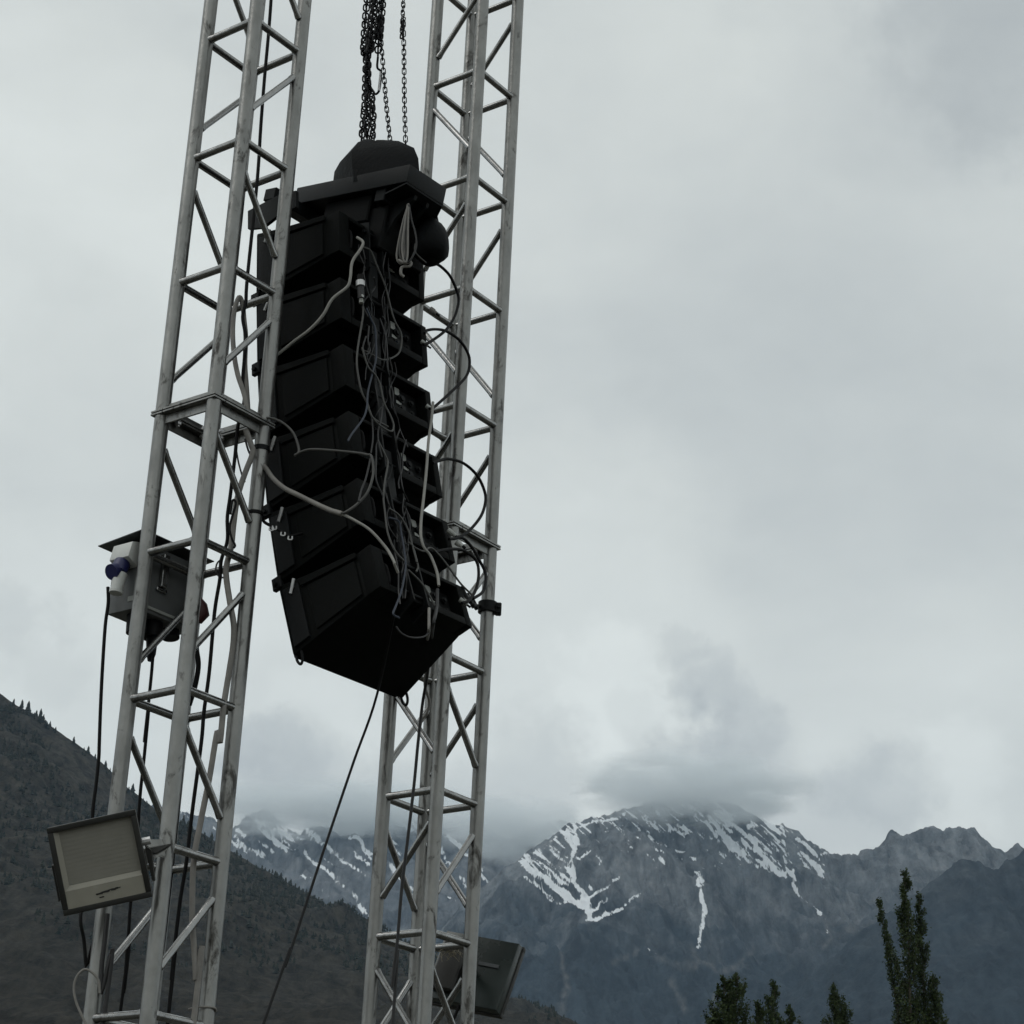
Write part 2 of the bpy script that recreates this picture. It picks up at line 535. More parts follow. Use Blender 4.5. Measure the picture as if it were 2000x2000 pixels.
def range_mesh(name, crest, Y0, nx, ns, slope, amp, gscale, shear, seed, snow_fn=None, scree_fn=None, wiggle=250.0, jag=6.0, back=900.0, fine=26.0):
    """a mountainside: its crest stands where the photograph shows it, the face falls towards the camera"""
    pts = [at(px, py, Y0) for px, py in crest]
    cx = np.array([p.x for p in pts])
    cz = np.array([p.z for p in pts])
    x = np.linspace(cx[0], cx[-1], nx)
    zr = np.interp(x, cx, cz)
    zr = zr + jag * (ridged(x / 60, x * 0 + 3, 5, seed + 50, 0.6) - 0.62) * 2
    wy = wiggle * (fbm(x / 900, x * 0 + 1.5, 3, seed + 9) - 0.5) * 2
    total = float(max(cz)) / slope * 1.06
    s = total * np.linspace(0, 1, ns) ** 1.25
    X, S = np.meshgrid(x, s)
    ZR = np.tile(zr, (ns, 1))
    ZR = ZR + (np.mean(zr) - ZR) * np.clip(S / total, 0, 1) * 0.55
    gx = X / gscale + shear * S / gscale
    env = np.clip(S / 160, 0, 1)
    g = (ridged(gx, S / (gscale * 3.0), 6, seed) - 0.62) * amp * env
    g += (fbm(X / gscale * 0.45, S / gscale * 0.45, 4, seed + 20) - 0.5) * amp * 1.1 * env
    f2 = (fbm(X / 28, S / 28, 4, seed + 33, 0.6) - 0.5) * fine * np.clip(S / 60, 0, 1)
    g += (ridged(gx * 3.3 + 5, S / (gscale * 0.8), 4, seed + 70) - 0.6) * amp * 0.34 * np.clip(S / 90, 0, 1)
    t = S / total
    Z = ZR * (1 - t) ** 1.12 + g * (1 - t) ** 0.5 + f2
    Y = Y0 + np.tile(wy, (ns, 1)) * 0 + wy[None, :] * np.clip(S / 500, 0, 1) - S
    Z = np.maximum(Z, -0.6)
    # far side, falling away behind the crest
    nb = 6
    Sb = np.linspace(back, back / nb, nb)
    Xb = np.tile(x, (nb, 1))
    Yb = Y0 + np.tile(Sb[:, None], (1, nx))
    Zb = np.maximum(zr[None, :] - Sb[:, None] * 0.75, -0.6)
    X, Y, Z = np.vstack((Xb, X)), np.vstack((Yb, Y)), np.vstack((Zb, Z))
    n = ns + nb
    co = np.stack((X, Y, Z), -1).reshape(-1, 3).astype(np.float32)
    i = np.arange(n * nx).reshape(n, nx)
    quads = np.stack((i[:-1, :-1], i[1:, :-1], i[1:, 1:], i[:-1, 1:]), -1).reshape(-1, 4)
    me = bpy.data.meshes.new(name)
    me.vertices.add(len(co))
    me.vertices.foreach_set('co', co.ravel())
    me.loops.add(quads.size)
    me.loops.foreach_set('vertex_index', quads.ravel().astype(np.int32))
    me.polygons.add(len(quads))
    me.polygons.foreach_set('loop_start', np.arange(0, quads.size, 4, dtype=np.int32))
    me.polygons.foreach_set('use_smooth', np.ones(len(quads), dtype=bool))
    me.update(calc_edges=True)
    sn = np.zeros(len(co), dtype=np.float32)
    if snow_fn:
        px, py = project(co[:, 0].astype(float), co[:, 1].astype(float), co[:, 2].astype(float))
        sn = snow_fn(px, py).astype(np.float32)
        sn[: nb * nx] = 0
    a = me.attributes.new('snow', 'FLOAT', 'POINT')
    a.data.foreach_set('value', sn)
    if scree_fn:
        a = me.attributes.new('scree', 'FLOAT', 'POINT')
        a.data.foreach_set('value', scree_fn(px, py).astype(np.float32))
    return me


def seg_dist(px, py, line):
    best = np.full(px.shape, 1e9)
    for (x0, y0, w0), (x1, y1, w1) in zip(line, line[1:]):
        dx, dy = x1 - x0, y1 - y0
        t = np.clip(((px - x0) * dx + (py - y0) * dy) / (dx * dx + dy * dy + 1e-9), 0, 1)
        d = np.hypot(px - x0 - t * dx, py - y0 - t * dy) - (w0 + (w1 - w0) * t)
        best = np.minimum(best, d)
    return best


def in_poly(px, py, poly):
    ins = np.zeros(px.shape, bool)
    n = len(poly)
    for i in range(n):
        x0, y0 = poly[i]
        x1, y1 = poly[(i + 1) % n]
        c = ((y0 > py) != (y1 > py)) & (px < (x1 - x0) * (py - y0) / (y1 - y0 + 1e-9) + x0)
        ins ^= c
    return ins


def zc(x0, y0, s, pts):
    return [(x0 + p[0] / s, y0 + p[1] / s, *p[2:]) for p in pts]


SNOW_MAIN = [zc(450, 1450, 1.932, L) for L in (
    [(1290, 300, 5), (1310, 380, 7), (1288, 450, 5), (1300, 530, 7), (1340, 590, 10), (1352, 660, 9)],
    [(1340, 595, 8), (1400, 560, 5), (1475, 500, 3)],
    [(1095, 455, 5), (1150, 490, 6), (1210, 530, 7), (1270, 575, 9), (1325, 615, 10)],
    [(1110, 512, 4), (1165, 552, 4), (1215, 592, 2)],
    [(1340, 672, 4), (1385, 660, 6), (1440, 645, 6), (1480, 622, 3), (1550, 570, 1.5)],
    [(1360, 640, 5), (1400, 610, 3), (1420, 590, 2)],
    [(1345, 545, 4), (1360, 552, 3)],
    [(1740, 480, 2), (1775, 520, 4), (1778, 560, 3), (1785, 640, 5), (1772, 730, 3), (1766, 768, 2)],
    [(1560, 760, 1), (1580, 780, 2), (1610, 800, 4)],
    [(1300, 320, 4), (1350, 300, 4), (1400, 295, 3), (1470, 285, 5), (1500, 262, 2)],
    [(1310, 440, 5), (1370, 408, 2)],
    [(1385, 420, 1.5), (1395, 470, 3)],
    [(1470, 405, 4), (1500, 415, 4)], [(1620, 438, 4), (1640, 452, 4)],
    [(1690, 340, 3), (1730, 350, 5)], [(1640, 390, 2), (1690, 412, 4), (1720, 405, 3)],
    [(1700, 262, 4), (1725, 290, 4)], [(1550, 290, 3), (1575, 294, 3)], [(1530, 320, 1.5), (1600, 365, 3)],
    [(1415, 345, 3), (1430, 335, 3)],
)] + [zc(1350, 1500, 2.972, L) for L in (
    [(535, 330, 5), (545, 480, 8), (562, 570, 9), (590, 650, 8), (640, 755, 4)],
    [(640, 755, 2), (690, 790, 1), (750, 842, 6)], [(780, 880, 1), (795, 960, 2)],
    [(60, 260, 10), (120, 350, 14), (170, 400, 16), (225, 455, 18), (280, 480, 14), (350, 540, 12), (440, 570, 12), (540, 620, 6)],
    [(240, 370, 10), (245, 440, 12)], [(160, 330, 9), (200, 350, 8)], [(180, 265, 7), (235, 300, 7)], [(325, 335, 7), (375, 345, 5)],
    [(290, 420, 14), (370, 460, 12), (450, 520, 14), (530, 600, 10)], [(450, 320, 10), (520, 370, 12), (540, 410, 8)],
    [(600, 420, 12), (650, 455, 10), (720, 500, 7), (830, 518, 3)], [(480, 430, 10), (520, 470, 8)],
    [(640, 505, 14), (690, 550, 16), (740, 600, 10)], [(660, 560, 8), (720, 600, 6), (770, 640, 4)], [(0, 600, 5), (60, 620, 4)],
    [(30, 645, 6), (60, 690, 7), (50, 740, 6), (75, 800, 8), (70, 900, 7), (45, 1030, 6)],
)]
POLY_MAIN = [[(1372, 1580), (1425, 1652), (1470, 1680), (1535, 1712), (1546, 1690), (1531, 1625), (1500, 1606), (1450, 1620), (1405, 1585)],
             [(1553, 1628), (1575, 1670), (1605, 1716), (1612, 1700), (1595, 1662), (1572, 1642)],
             [(1010, 1682), (1030, 1665), (1120, 1760), (1085, 1765), (1050, 1730)], [(1030 + 0, 1665), (1060, 1655), (1112, 1610), (1128, 1645), (1117, 1683), (1123, 1725), (1095, 1728), (1062, 1692)]]


def snow_main(px, py):
    wx = (fbm(px / 16, py / 16, 5, 5, 0.65) - 0.5) * 18
    wy = (fbm(px / 16, py / 16, 5, 15, 0.65) - 0.5) * 18
    x, y = px + wx, py + wy
    d = np.full(px.shape, 1e9)
    for L in SNOW_MAIN:
        k = 0.70 if L[0][0] < 1160 else 0.58
        d = np.minimum(d, seg_dist(x, y, [(a, b, w * k) for a, b, w in L]))
    v = np.clip(0.5 - d / 4.5, 0, 1)
    # streaks of rock and snow across the snow field
    st = fbm((px * 0.75 + py * 0.66) / 48, (py * 0.75 - px * 0.66) / 5.2, 4, 40, 0.55)
    for P in POLY_MAIN:
        v = np.maximum(v, in_poly(x, y, P) * np.clip((st - 0.375) * 6, 0, 1))
    hi = np.clip((1690 - py) / 70, 0, 1) * ((px > 1080) & (px < 1640))
    v = np.maximum(v, np.clip((st - 0.595 + 0.05 * hi) * 7, 0, 1) * hi)
    fine = fbm((px * 0.7 + py * 0.72) / 26, (py * 0.7 - px * 0.72) / 5.5, 4, 140, 0.6)
    dash = fbm((px * 0.83 + py * 0.55) / 22, (py * 0.83 - px * 0.55) / 6, 3, 170, 0.55)
    zone = np.clip((1715 - py) / 40, 0, 1) * np.clip((px - 1190) / 40, 0, 1) * np.clip((1480 - px) / 40, 0, 1)
    v = np.maximum(v, np.clip((dash - 0.66) * 9, 0, 1) * zone)
    return np.clip(v - np.clip((0.54 - fine) * 5.5, 0, 1) * (0.85 - 0.35 * (py > 1700)) * np.where(px < 1190, 0.5, 1.0), 0, 1)


SNOW_LEFT = [zc(450, 1450, 1.932, L) for L in (
    [(80, 300, 5), (130, 350, 7), (180, 390, 8), (280, 430, 8), (370, 490, 7), (420, 535, 6), (460, 570, 6), (490, 615, 6), (515, 652, 5)],
    [(25, 330, 7), (55, 350, 7)], [(170, 320, 3), (240, 358, 5), (290, 385, 3)], [(415, 445, 3), (470, 475, 5), (500, 505, 4)],
    [(440, 340, 7), (500, 385, 6), (535, 425, 8)], [(470, 420, 6), (530, 445, 8)], [(600, 460, 8), (650, 520, 7), (700, 570, 5)],
    [(330, 355, 5), (350, 380, 4)], [(800, 430, 7), (850, 490, 6), (900, 545, 5)], [(820, 350, 6), (870, 400, 7), (920, 460, 4)],
    [(600, 400, 5), (640, 430, 5)], [(950, 480, 5), (975, 535, 6)], [(800, 560, 3), (850, 605, 3)], [(60, 395, 4), (120, 430, 4)],
    [(220, 480, 3), (300, 520, 4)], [(330, 560, 2), (370, 580, 3)], [(400, 330, 5), (420, 320, 5)], [(660, 540, 4), (690, 590, 4)],
    [(730, 400, 8), (780, 440, 6)], [(740, 470, 5), (800, 540, 5)],
)]


def snow_left(px, py):
    wx = (fbm(px / 18, py / 18, 4, 25) - 0.5) * 18
    wy = (fbm(px / 18, py / 18, 4, 35) - 0.5) * 18
    x, y = px + wx, py + wy
    d = np.full(px.shape, 1e9)
    for L in SNOW_LEFT:
        d = np.minimum(d, seg_dist(x, y, [(a, b, w * 0.6) for a, b, w in L]))
    v = np.clip(0.5 - d / 4.5, 0, 1)
    st = fbm((px * 0.78 + py * 0.62) / 60, (py * 0.78 - px * 0.62) / 6.5, 4, 60)
    hi = np.clip((1730 - py) / 90, 0, 1)
    v = np.maximum(v, np.clip((st - 0.60 + 0.04 * hi) * 8, 0, 1) * hi)
    fine = fbm((px * 0.78 + py * 0.62) / 24, (py * 0.78 - px * 0.62) / 5, 4, 160, 0.6)
    return np.clip(v - np.clip((0.52 - fine) * 5, 0, 1) * 0.8, 0, 1)


SCREE = [zc(1000, 1200, 1.932, L) for L in (
    [(560, 1300, 3), (640, 1335, 5), (720, 1325, 5), (790, 1345, 6), (860, 1320, 5), (905, 1255, 4)], [(610, 1380, 3), (630, 1430, 4), (650, 1490, 4)],
    [(1190, 1170, 3), (1202, 1220, 4), (1172, 1262, 3)], [(195, 1290, 3), (205, 1400, 4), (180, 1520, 4)], [(390, 1310, 3), (480, 1270, 4)],
    [(1230, 1210, 2), (1290, 1180, 4)], [(690, 1255, 3), (705, 1330, 4)], [(1870, 980, 2), (1888, 1140, 3)], [(760, 1440, 3), (750, 1560, 4)])]


def scree_main(px, py):
    x = px + (fbm(px / 30, py / 30, 4, 225) - 0.5) * 26
    y = py + (fbm(px / 30, py / 30, 4, 235) - 0.5) * 26
    d = np.full(px.shape, 1e9)
    for L in SCREE:
        d = np.minimum(d, seg_dist(x, y, [(a, b, w * 0.6) for a, b, w in L]))
    return np.clip(0.6 - d / 12, 0, 1) * np.clip(fbm(px / 9, py / 9, 3, 245) * 1.6 - 0.2, 0, 1)


ground_me = bpy.data.meshes.new('ground')
ground_me.from_pydata([(-9000, -3000, 0), (9000, -3000, 0), (9000, 9600, 0), (-9000, 9600, 0)], [], [(0, 1, 2, 3)])
tag(link('ground', ground_me, ground_mat()), kind='structure')

CREST_LEFT = [(-500, 1500), (200, 1560), (400, 1600), (460, 1622), (517, 1575), (553, 1612), (590, 1632), (657, 1608), (700, 1600), (760, 1590),
              (864, 1612), (920, 1600), (990, 1640), (1070, 1610), (1150, 1640), (1400, 1700), (1700, 1800)]
me = range_mesh('mountain_range', CREST_LEFT, 7600, 640, 220, 0.62, 190, 300, -0.55, 3, snow_left)
tag(link('snowy_mountain_range', me, mountain_mat('far_rock', (0.105, 0.115, 0.125), (0.16, 0.165, 0.17), (0.03, 0.038, 0.046), 1100, 1550, 0.012)), kind='structure')
CREST_MAIN = [(820, 1860), (900, 1770), (960, 1715), (1011, 1680), (1035, 1660), (1071, 1641), (1112, 1605), (1149, 1600), (1200, 1588), (1247, 1574),
              (1290, 1560), (1340, 1550), (1390, 1558), (1440, 1573), (1502, 1606), (1533, 1614), (1559, 1620), (1572, 1640), (1595, 1655), (1621, 1667),
              (1673, 1672), (1680, 1660), (1690, 1657), (1725, 1650), (1740, 1640), (1766, 1631), (1780, 1629), (1810, 1616), (1823, 1613), (1834, 1620),
              (1842, 1622), (1854, 1614), (1880, 1618), (1903, 1616), (1915, 1630), (1932, 1645), (1963, 1668), (1989, 1646), (2040, 1680), (2150, 1610),
              (2300, 1600), (2700, 1720)]
me = range_mesh('main_mountain', CREST_MAIN, 6300, 1300, 460, 0.66, 190, 260, -0.35, 8, snow_main, scree_main, jag=13)
tag(link('main_mountain', me, mountain_mat('main_rock', (0.11, 0.122, 0.13), (0.16, 0.167, 0.172), (0.026, 0.035, 0.043), 1060, 1440, 0.014)), kind='structure')
CREST_SPUR = [(1300, 2150), (1450, 2010), (1560, 1920), (1640, 1850), (1700, 1803), (1760, 1770), (1800, 1738), (1840, 1706), (1881, 1676), (1905, 1684), (1950, 1690),
              (1990, 1662), (2060, 1600), (2200, 1520), (2500, 1450)]
me = range_mesh('forested_spur', CREST_SPUR, 5000, 420, 160, 0.6, 70, 200, -0.25, 14, None, jag=16, fine=20)
tag(link('forested_spur', me, mountain_mat('spur_forest', (0.04, 0.045, 0.05), (0.055, 0.06, 0.062), (0.021, 0.029, 0.036), 900, 1500, 0.02)), kind='structure')

CREST_HILL = [(-900, 850), (-500, 1060), (-250, 1190), (-100, 1285), (0, 1352), (30, 1374), (75, 1397), (110, 1425), (150, 1453), (200, 1490), (250, 1540), (300, 1576), (340, 1601),
              (400, 1630), (450, 1662), (500, 1691), (560, 1722), (620, 1757), (680, 1790), (740, 1822), (800, 1856), (870, 1890), (930, 1925),
              (986, 1963), (1037, 1989), (1100, 2030), (1300, 2120), (1600, 2240)]
HILL_Y = 2300
hill_me = range_mesh('left_hill', CREST_HILL, HILL_Y, 520, 240, 0.55, 38, 150, 0.25, 21, None, wiggle=120, jag=2.5, back=400, fine=9.0)
tag(link('wooded_hillside', hill_me, mountain_mat('hill_scrub', (0.042, 0.042, 0.036), (0.075, 0.068, 0.055), (0.038, 0.034, 0.026), 150, 420, 0.06)), kind='structure')


# conifers: a crown of ragged tiers on a trunk
def conifer_geo(rs, h, r, tiers=6, seg=7):
    v, fq = [], []
    for k in range(tiers):
        z0 = h * (0.10 + 0.84 * k / tiers)
        z1 = min(h, z0 + h * 0.30)
        rr = r * (1 - k / tiers) ** 0.85 + 0.12 * r
        b = len(v)
        for j in range(seg):
            a = 2 * math.pi * (j + rs.random()) / seg
            q = rr * (0.65 + 0.6 * rs.random())
            v.append((q * math.cos(a), q * math.sin(a), z0 - 0.05 * h * rs.random()))
        v.append((0.06 * r * (rs.random() - 0.5), 0, z1))
        for j in range(seg):
            fq.append((b + j, b + (j + 1) % seg, b + seg))
    return v, fq


rs = random.Random(5)
hv = np.empty(len(hill_me.vertices) * 3, np.float32)
hill_me.vertices.foreach_get('co', hv)
hv = hv.reshape(-1, 3)
hgrid = hv.reshape(-1, 520, 3)
vv, ff = [], []
count = 0
while count < 8500:
    i, j = int(12 + (rs.random() ** 1.4) * 126), rs.randrange(2, 500)
    p = hgrid[i, j]
    px, py = project(float(p[0]), float(p[1]), float(p[2]))
    if not (-800 < px < 1100 and py < 2080):
        if rs.random() < 0.97:
            continue
    if fbm(np.array([p[0] / 90.0]), np.array([p[1] / 90.0]), 3, 77)[0] < 0.42 + 0.1 * (px > 560):
        continue
    h = rs.uniform(3.0, 7.5)
    a, b = conifer_geo(rs, h, h * 0.34, 4, 5)
    o = len(vv)
    ox, oy = rs.uniform(-5, 5), rs.uniform(-5, 5)
    vv += [(x + p[0] + ox, y + p[1] + oy, z + p[2] - 0.8) for x, y, z in a]
    ff += [tuple(o + k for k in q) for q in b]
    count += 1
wood_me = bpy.data.meshes.new('hillside_wood')
wood_me.from_pydata(vv, [], ff)
tag(link('hillside_wood', wood_me, M['needle']), 'dark conifer wood scattered over the left hillside', 'wood', kind='stuff')

# single conifers that stand against the sky on the hill's crest
SKY_TREES = [(26, 1372, 9), (42, 1377, 11), (54, 1384, 14), (70, 1396, 10), (78, 1399, 14), (84, 1404, 10), (97, 1414, 8), (108, 1424, 7), (143, 1449, 11), (163, 1466, 8),
             (171, 1471, 13), (185, 1480, 9), (205, 1496, 11), (214, 1506, 8), (258, 1546, 14), (272, 1558, 8), (305, 1580, 12), (316, 1588, 9), (357, 1611, 16),
             (366, 1615, 12), (375, 1620, 8), (412, 1640, 13), (420, 1646, 8), (470, 1676, 7), (505, 1696, 6)]
for px, py, h in SKY_TREES:
    base = at(px, py + 6, HILL_Y - 6)
    t = thing('conifer', 'small dark conifer standing against the sky on the left hill crest', 'tree', base, 'conifers along the left hill crest')
    a, b = conifer_geo(rs, h * 0.95, h * 0.24, 7, 8)
    cm = bpy.data.meshes.new('crown')
    cm.from_pydata(a, [], b)
    link('crown', cm, M['needle'], t)
    mb = MB()
    mb.tube([(0, 0, -2.0), (0, 0, h * 0.5)], 0.2, 6, radii=[0.24, 0.1])
    mb.build('trunk', M['bark'], t)

# air between the camera and the mountains
haze_mb = MB()
haze_mb.box(-8800, 8800, -2800, 9400, -1.7, 2650)
haze = haze_mb.build('haze', None, smooth=0)
tag(haze, 'pale blue mountain haze filling the valley', 'haze', kind='stuff')
hm = bpy.data.materials.new('valley_haze')
hm.use_nodes = True
hm.node_tree.nodes.clear()
ho = N(hm.node_tree.nodes, 'ShaderNodeOutputMaterial')
hp = N(hm.node_tree.nodes, 'ShaderNodeVolumePrincipled')
hp.inputs['Color'].default_value = (0.52, 0.74, 1.0, 1)
hp.inputs['Density'].default_value = 3.0e-5
hp.inputs['Anisotropy'].default_value = 0.1
hm.node_tree.links.new(hp.outputs[0], ho.inputs['Volume'])
haze.data.materials.append(hm)


# cloud caps sitting on the summits
def cloud_mat(name, density, scale, thr):
    m = bpy.data.materials.new(name)
    m.use_nodes = True
    nd, lk = m.node_tree.nodes, m.node_tree.links
    nd.clear()
    o = N(nd, 'ShaderNodeOutputMaterial')
    v = N(nd, 'ShaderNodeVolumePrincipled')
    v.inputs['Color'].default_value = (0.95, 0.985, 1.0, 1)
    v.inputs['Anisotropy'].default_value = 0.0
    tc = N(nd, 'ShaderNodeTexCoord')
    n1 = N(nd, 'ShaderNodeTexNoise', Scale=scale, Detail=4.0, Roughness=0.6, Distortion=0.5)
    oi = N(nd, 'ShaderNodeObjectInfo')
    ofs = N(nd, 'ShaderNodeVectorMath', operation='SCALE')
    lk.new(oi.outputs['Location'], ofs.inputs[0])
    ofs.inputs['Scale'].default_value = 0.013
    sft = N(nd, 'ShaderNodeVectorMath', operation='ADD')
    lk.new(tc.outputs['Object'], sft.inputs[0])
    lk.new(ofs.outputs[0], sft.inputs[1])
    lk.new(sft.outputs[0], n1.inputs['Vector'])
    ln = N(nd, 'ShaderNodeVectorMath', operation='LENGTH')
    lk.new(tc.outputs['Object'], ln.inputs[0])
    fall = math_node('SUBTRACT', 1.0, ln.outputs['Value'], nodes=nd, links=lk)
    d = math_node('ADD', fall, math_node('MULTIPLY', math_node('SUBTRACT', n1.outputs['Fac'], thr, nodes=nd, links=lk), 4.2, nodes=nd, links=lk), nodes=nd, links=lk)
    # never reach the hull
    d = math_node('MULTIPLY', d, math_node('MULTIPLY', fall, 4.0, clamp=True, nodes=nd, links=lk), nodes=nd, links=lk)
    d = math_node('MAXIMUM', d, 0.0, nodes=nd, links=lk)
    d = math_node('MINIMUM', d, 0.7, nodes=nd, links=lk)
    d = math_node('MULTIPLY', d, density, nodes=nd, links=lk)
    lk.new(d, v.inputs['Density'])
    lk.new(v.outputs[0], o.inputs['Volume'])
    return m


def cloud(px, py, Y, rx, ry, rz, label, cm):
    bm = bmesh.new()
    bmesh.ops.create_icosphere(bm, subdivisions=3, radius=1.0)
    me = bpy.data.meshes.new('cloud')
    bm.to_mesh(me)
    bm.free()
    o = link('cloud', me, cm)
    o.location = at(px, py, Y)
    o.scale = (rx, ry, rz)
    tag(o, label, 'cloud', kind='stuff')


CM = cloud_mat('summit_cloud', 0.017, 2.7, 0.495)
cloud(1355, 1540, 6080, 400, 280, 120, 'grey cloud cap hiding the main summit', CM)
cloud(690, 1590, 7250, 640, 340, 120, 'long grey cloud lying along the far snowy range', CM)
cloud(1010, 1622, 6750, 290, 240, 120, 'grey cloud filling the saddle left of the main summit', CM)


# ------------------------------------------------------------------ truss towers
CHORD_R, RUNG_R, DIAG_R = 0.0250, 0.0135, 0.0115
RUNG_LEN = 0.24


def bar_mesh(name, length, r, flare=1.14):
    e = 0.012
    mb = MB()
    mb.tube([(0, 0, -length / 2), (0, 0, -length / 2 + e), (0, 0, -length / 2 + 2 * e), (0, 0, length / 2 - 2 * e), (0, 0, length / 2 - e), (0, 0, length / 2)],
            r, 12, radii=[r * flare, r * flare, r, r, r * flare, r * flare])
    return mb.mesh(name)


rung_me = bar_mesh('rung', RUNG_LEN - 2 * CHORD_R + 0.02, RUNG_R)
rung_me.materials.append(M['alu_brace'])
diag_h = 0.5 - 0.09 - 0.11
diag_len = math.hypot(0.24, diag_h)
diag_me = bar_mesh('diagonal_brace', diag_len - 2 * CHORD_R * diag_len / 0.24 * 0.92, DIAG_R, 1.14)
diag_me.materials.append(M['alu_brace'])
bolt_mb = MB()
bolt_mb.tube([(0, 0, -0.024), (0, 0, 0.024)], 0.007, 6)
bolt_mb.tube([(0, 0, -0.017), (0, 0, -0.009)], 0.0125, 6)
bolt_mb.tube([(0, 0, 0.009), (0, 0, 0.017)], 0.0125, 6)
bolt_me = bolt_mb.mesh('bolt')
bolt_me.materials.append(M['zinc'])


class Tower:
    def __init__(self, label, X, Y, ztop0, ang, joints, braces):
        """ztop0: height of rung 0; joints: rung indices where two sections are bolted together"""
        self.X, self.Y, self.A, self.z0 = X, Y, ang, ztop0
        self.dx = Vector((math.cos(ang), math.sin(ang), 0))
        self.dy = Vector((-math.sin(ang), math.cos(ang), 0))
        self.root = thing('truss_tower', label, 'truss tower', (X, Y, 0))
        o = Vector((X, Y, 0))
        h = RUNG_LEN / 2
        self.c = {'M': (-h, -h), 'R': (h, -h), 'B': (h, h), 'L': (-h, h)}
        nlow = int((ztop0 - 0.12) / 0.5)
        top, bot = ztop0 + 2.0 + 0.12, 0.02
        cuts = [top] + [ztop0 - 0.5 * j for j in joints] + [bot]
        for k in 'MRBL':
            p = self.pt(k, 0) - o
            for a, b in zip(cuts, cuts[1:]):
                mb = MB()
                zs = np.linspace(b + 0.006, a - 0.006, 9)
                mb.tube([(p.x, p.y, z) for z in zs], CHORD_R, 20)
                mb.build('chord', M['alu'], self.root)
        for n in range(-4, nlow + 1):
            z = ztop0 - 0.5 * n
            if n in joints:
                self.flange(z)
                continue
            for a, b in ('MR', 'RB', 'BL', 'LM'):
                self.bar(rung_me, 'rung', self.pt(a, z), self.pt(b, z))
        for n in range(-4, nlow):
            for up, low in braces(n):
                za, zb = ztop0 - 0.5 * n - 0.09, ztop0 - 0.5 * (n + 1) + 0.11
                self.bar(diag_me, 'diagonal_brace', self.pt(up, za), self.pt(low, zb))
        mb = MB()
        rot = Matrix.Rotation(ang, 4, 'Z')
        mb.box(-0.3, 0.3, -0.3, 0.3, 0.004, 0.018, 0.002, rot)
        mb.build('base_plate', M['alu'], self.root)
        mb = MB()
        mb.box(-0.16, 0.16, -0.16, 0.16, top, top + 0.012, 0.002, rot)
        mb.build('top_plate', M['alu'], self.root)
        self.top = top + 0.012

    def pt(self, k, z):
        a, b = self.c[k]
        p = Vector((self.X, self.Y, 0)) + self.dx * a + self.dy * b
        return Vector((p.x, p.y, z))

    def bar(self, me, name, a, b):
        m = frame_z(b - a)
        m.translation = (a + b) / 2 - self.root.location
        link(name, me, None, self.root, m)

    def flange(self, z):
        rot = Matrix.Rotation(self.A, 4, 'Z')
        h = RUNG_LEN / 2
        for s, nm in ((1, 'upper'), (-1, 'lower')):
            for k in range(4):
                r2 = rot @ Matrix.Rotation(k * math.pi / 2, 4, 'Z') @ Matrix.Translation((0, 0, z))
                mb = MB()
                e = h + 0.028
                if s > 0:
                    mb.box(-e, e - 0.056, h - 0.024, h + 0.028, 0.0015, 0.0085, 0.001, r2)
                    mb.box(-h + 0.024, h - 0.024, h - 0.006, h + 0.001, 0.0087, 0.034, 0.001, r2)
                else:
                    mb.box(-e, e - 0.056, h - 0.024, h + 0.028, -0.0085, -0.0015, 0.001, r2)
                    mb.box(-h + 0.024, h - 0.024, h - 0.001, h + 0.006, -0.040, -0.0087, 0.001, r2)
                mb.build('joint_plate', M['alu'], self.root)
        for k in range(4):
            r2 = rot @ Matrix.Rotation(k * math.pi / 2, 4, 'Z')
            for q in (-0.06, 0.06):
                m = r2 @ Matrix.Translation((q, h - 0.016, z))
                link('bolt', bolt_me, None, self.root, m)


def braces_left(n):
    return (('R', 'M'), ('B', 'L')) if n % 2 == 0 else (('M', 'R'), ('L', 'B'))


def braces_right(n):
    if n < 4:
        return (('L', 'M'), ('B', 'R')) if n % 2 == 0 else (('M', 'L'), ('R', 'B'))
    if n % 2 == 0:
        return (('M', 'L'), ('L', 'B'), ('R', 'M'), ('B', 'R'))
    return (('L', 'M'), ('B', 'L'), ('M', 'R'), ('R', 'B'))


TL = Tower('scuffed aluminium box truss tower carrying the grey power box, nearest on the left', -1.0195, 6.4669, 4.4892 + EYE, 0.9223, [3], braces_left)
TR = Tower('scuffed aluminium box truss tower standing behind the hanging speakers', -0.2422, 7.3893, 4.9537 + EYE, 0.9354, [4], braces_right)

# weld-on ring clamps and tape marks on the chords
for tw, k, z in ((TL, 'R', at(497, 872, 6.47).z),):
    p = tw.pt(k, 0) - tw.root.location
    mb = MB()
    mb.tube([(p.x, p.y, z - 0.008), (p.x, p.y, z + 0.008)], 0.0285, 20)
    mb.build('band', M['black_steel'], tw.root)

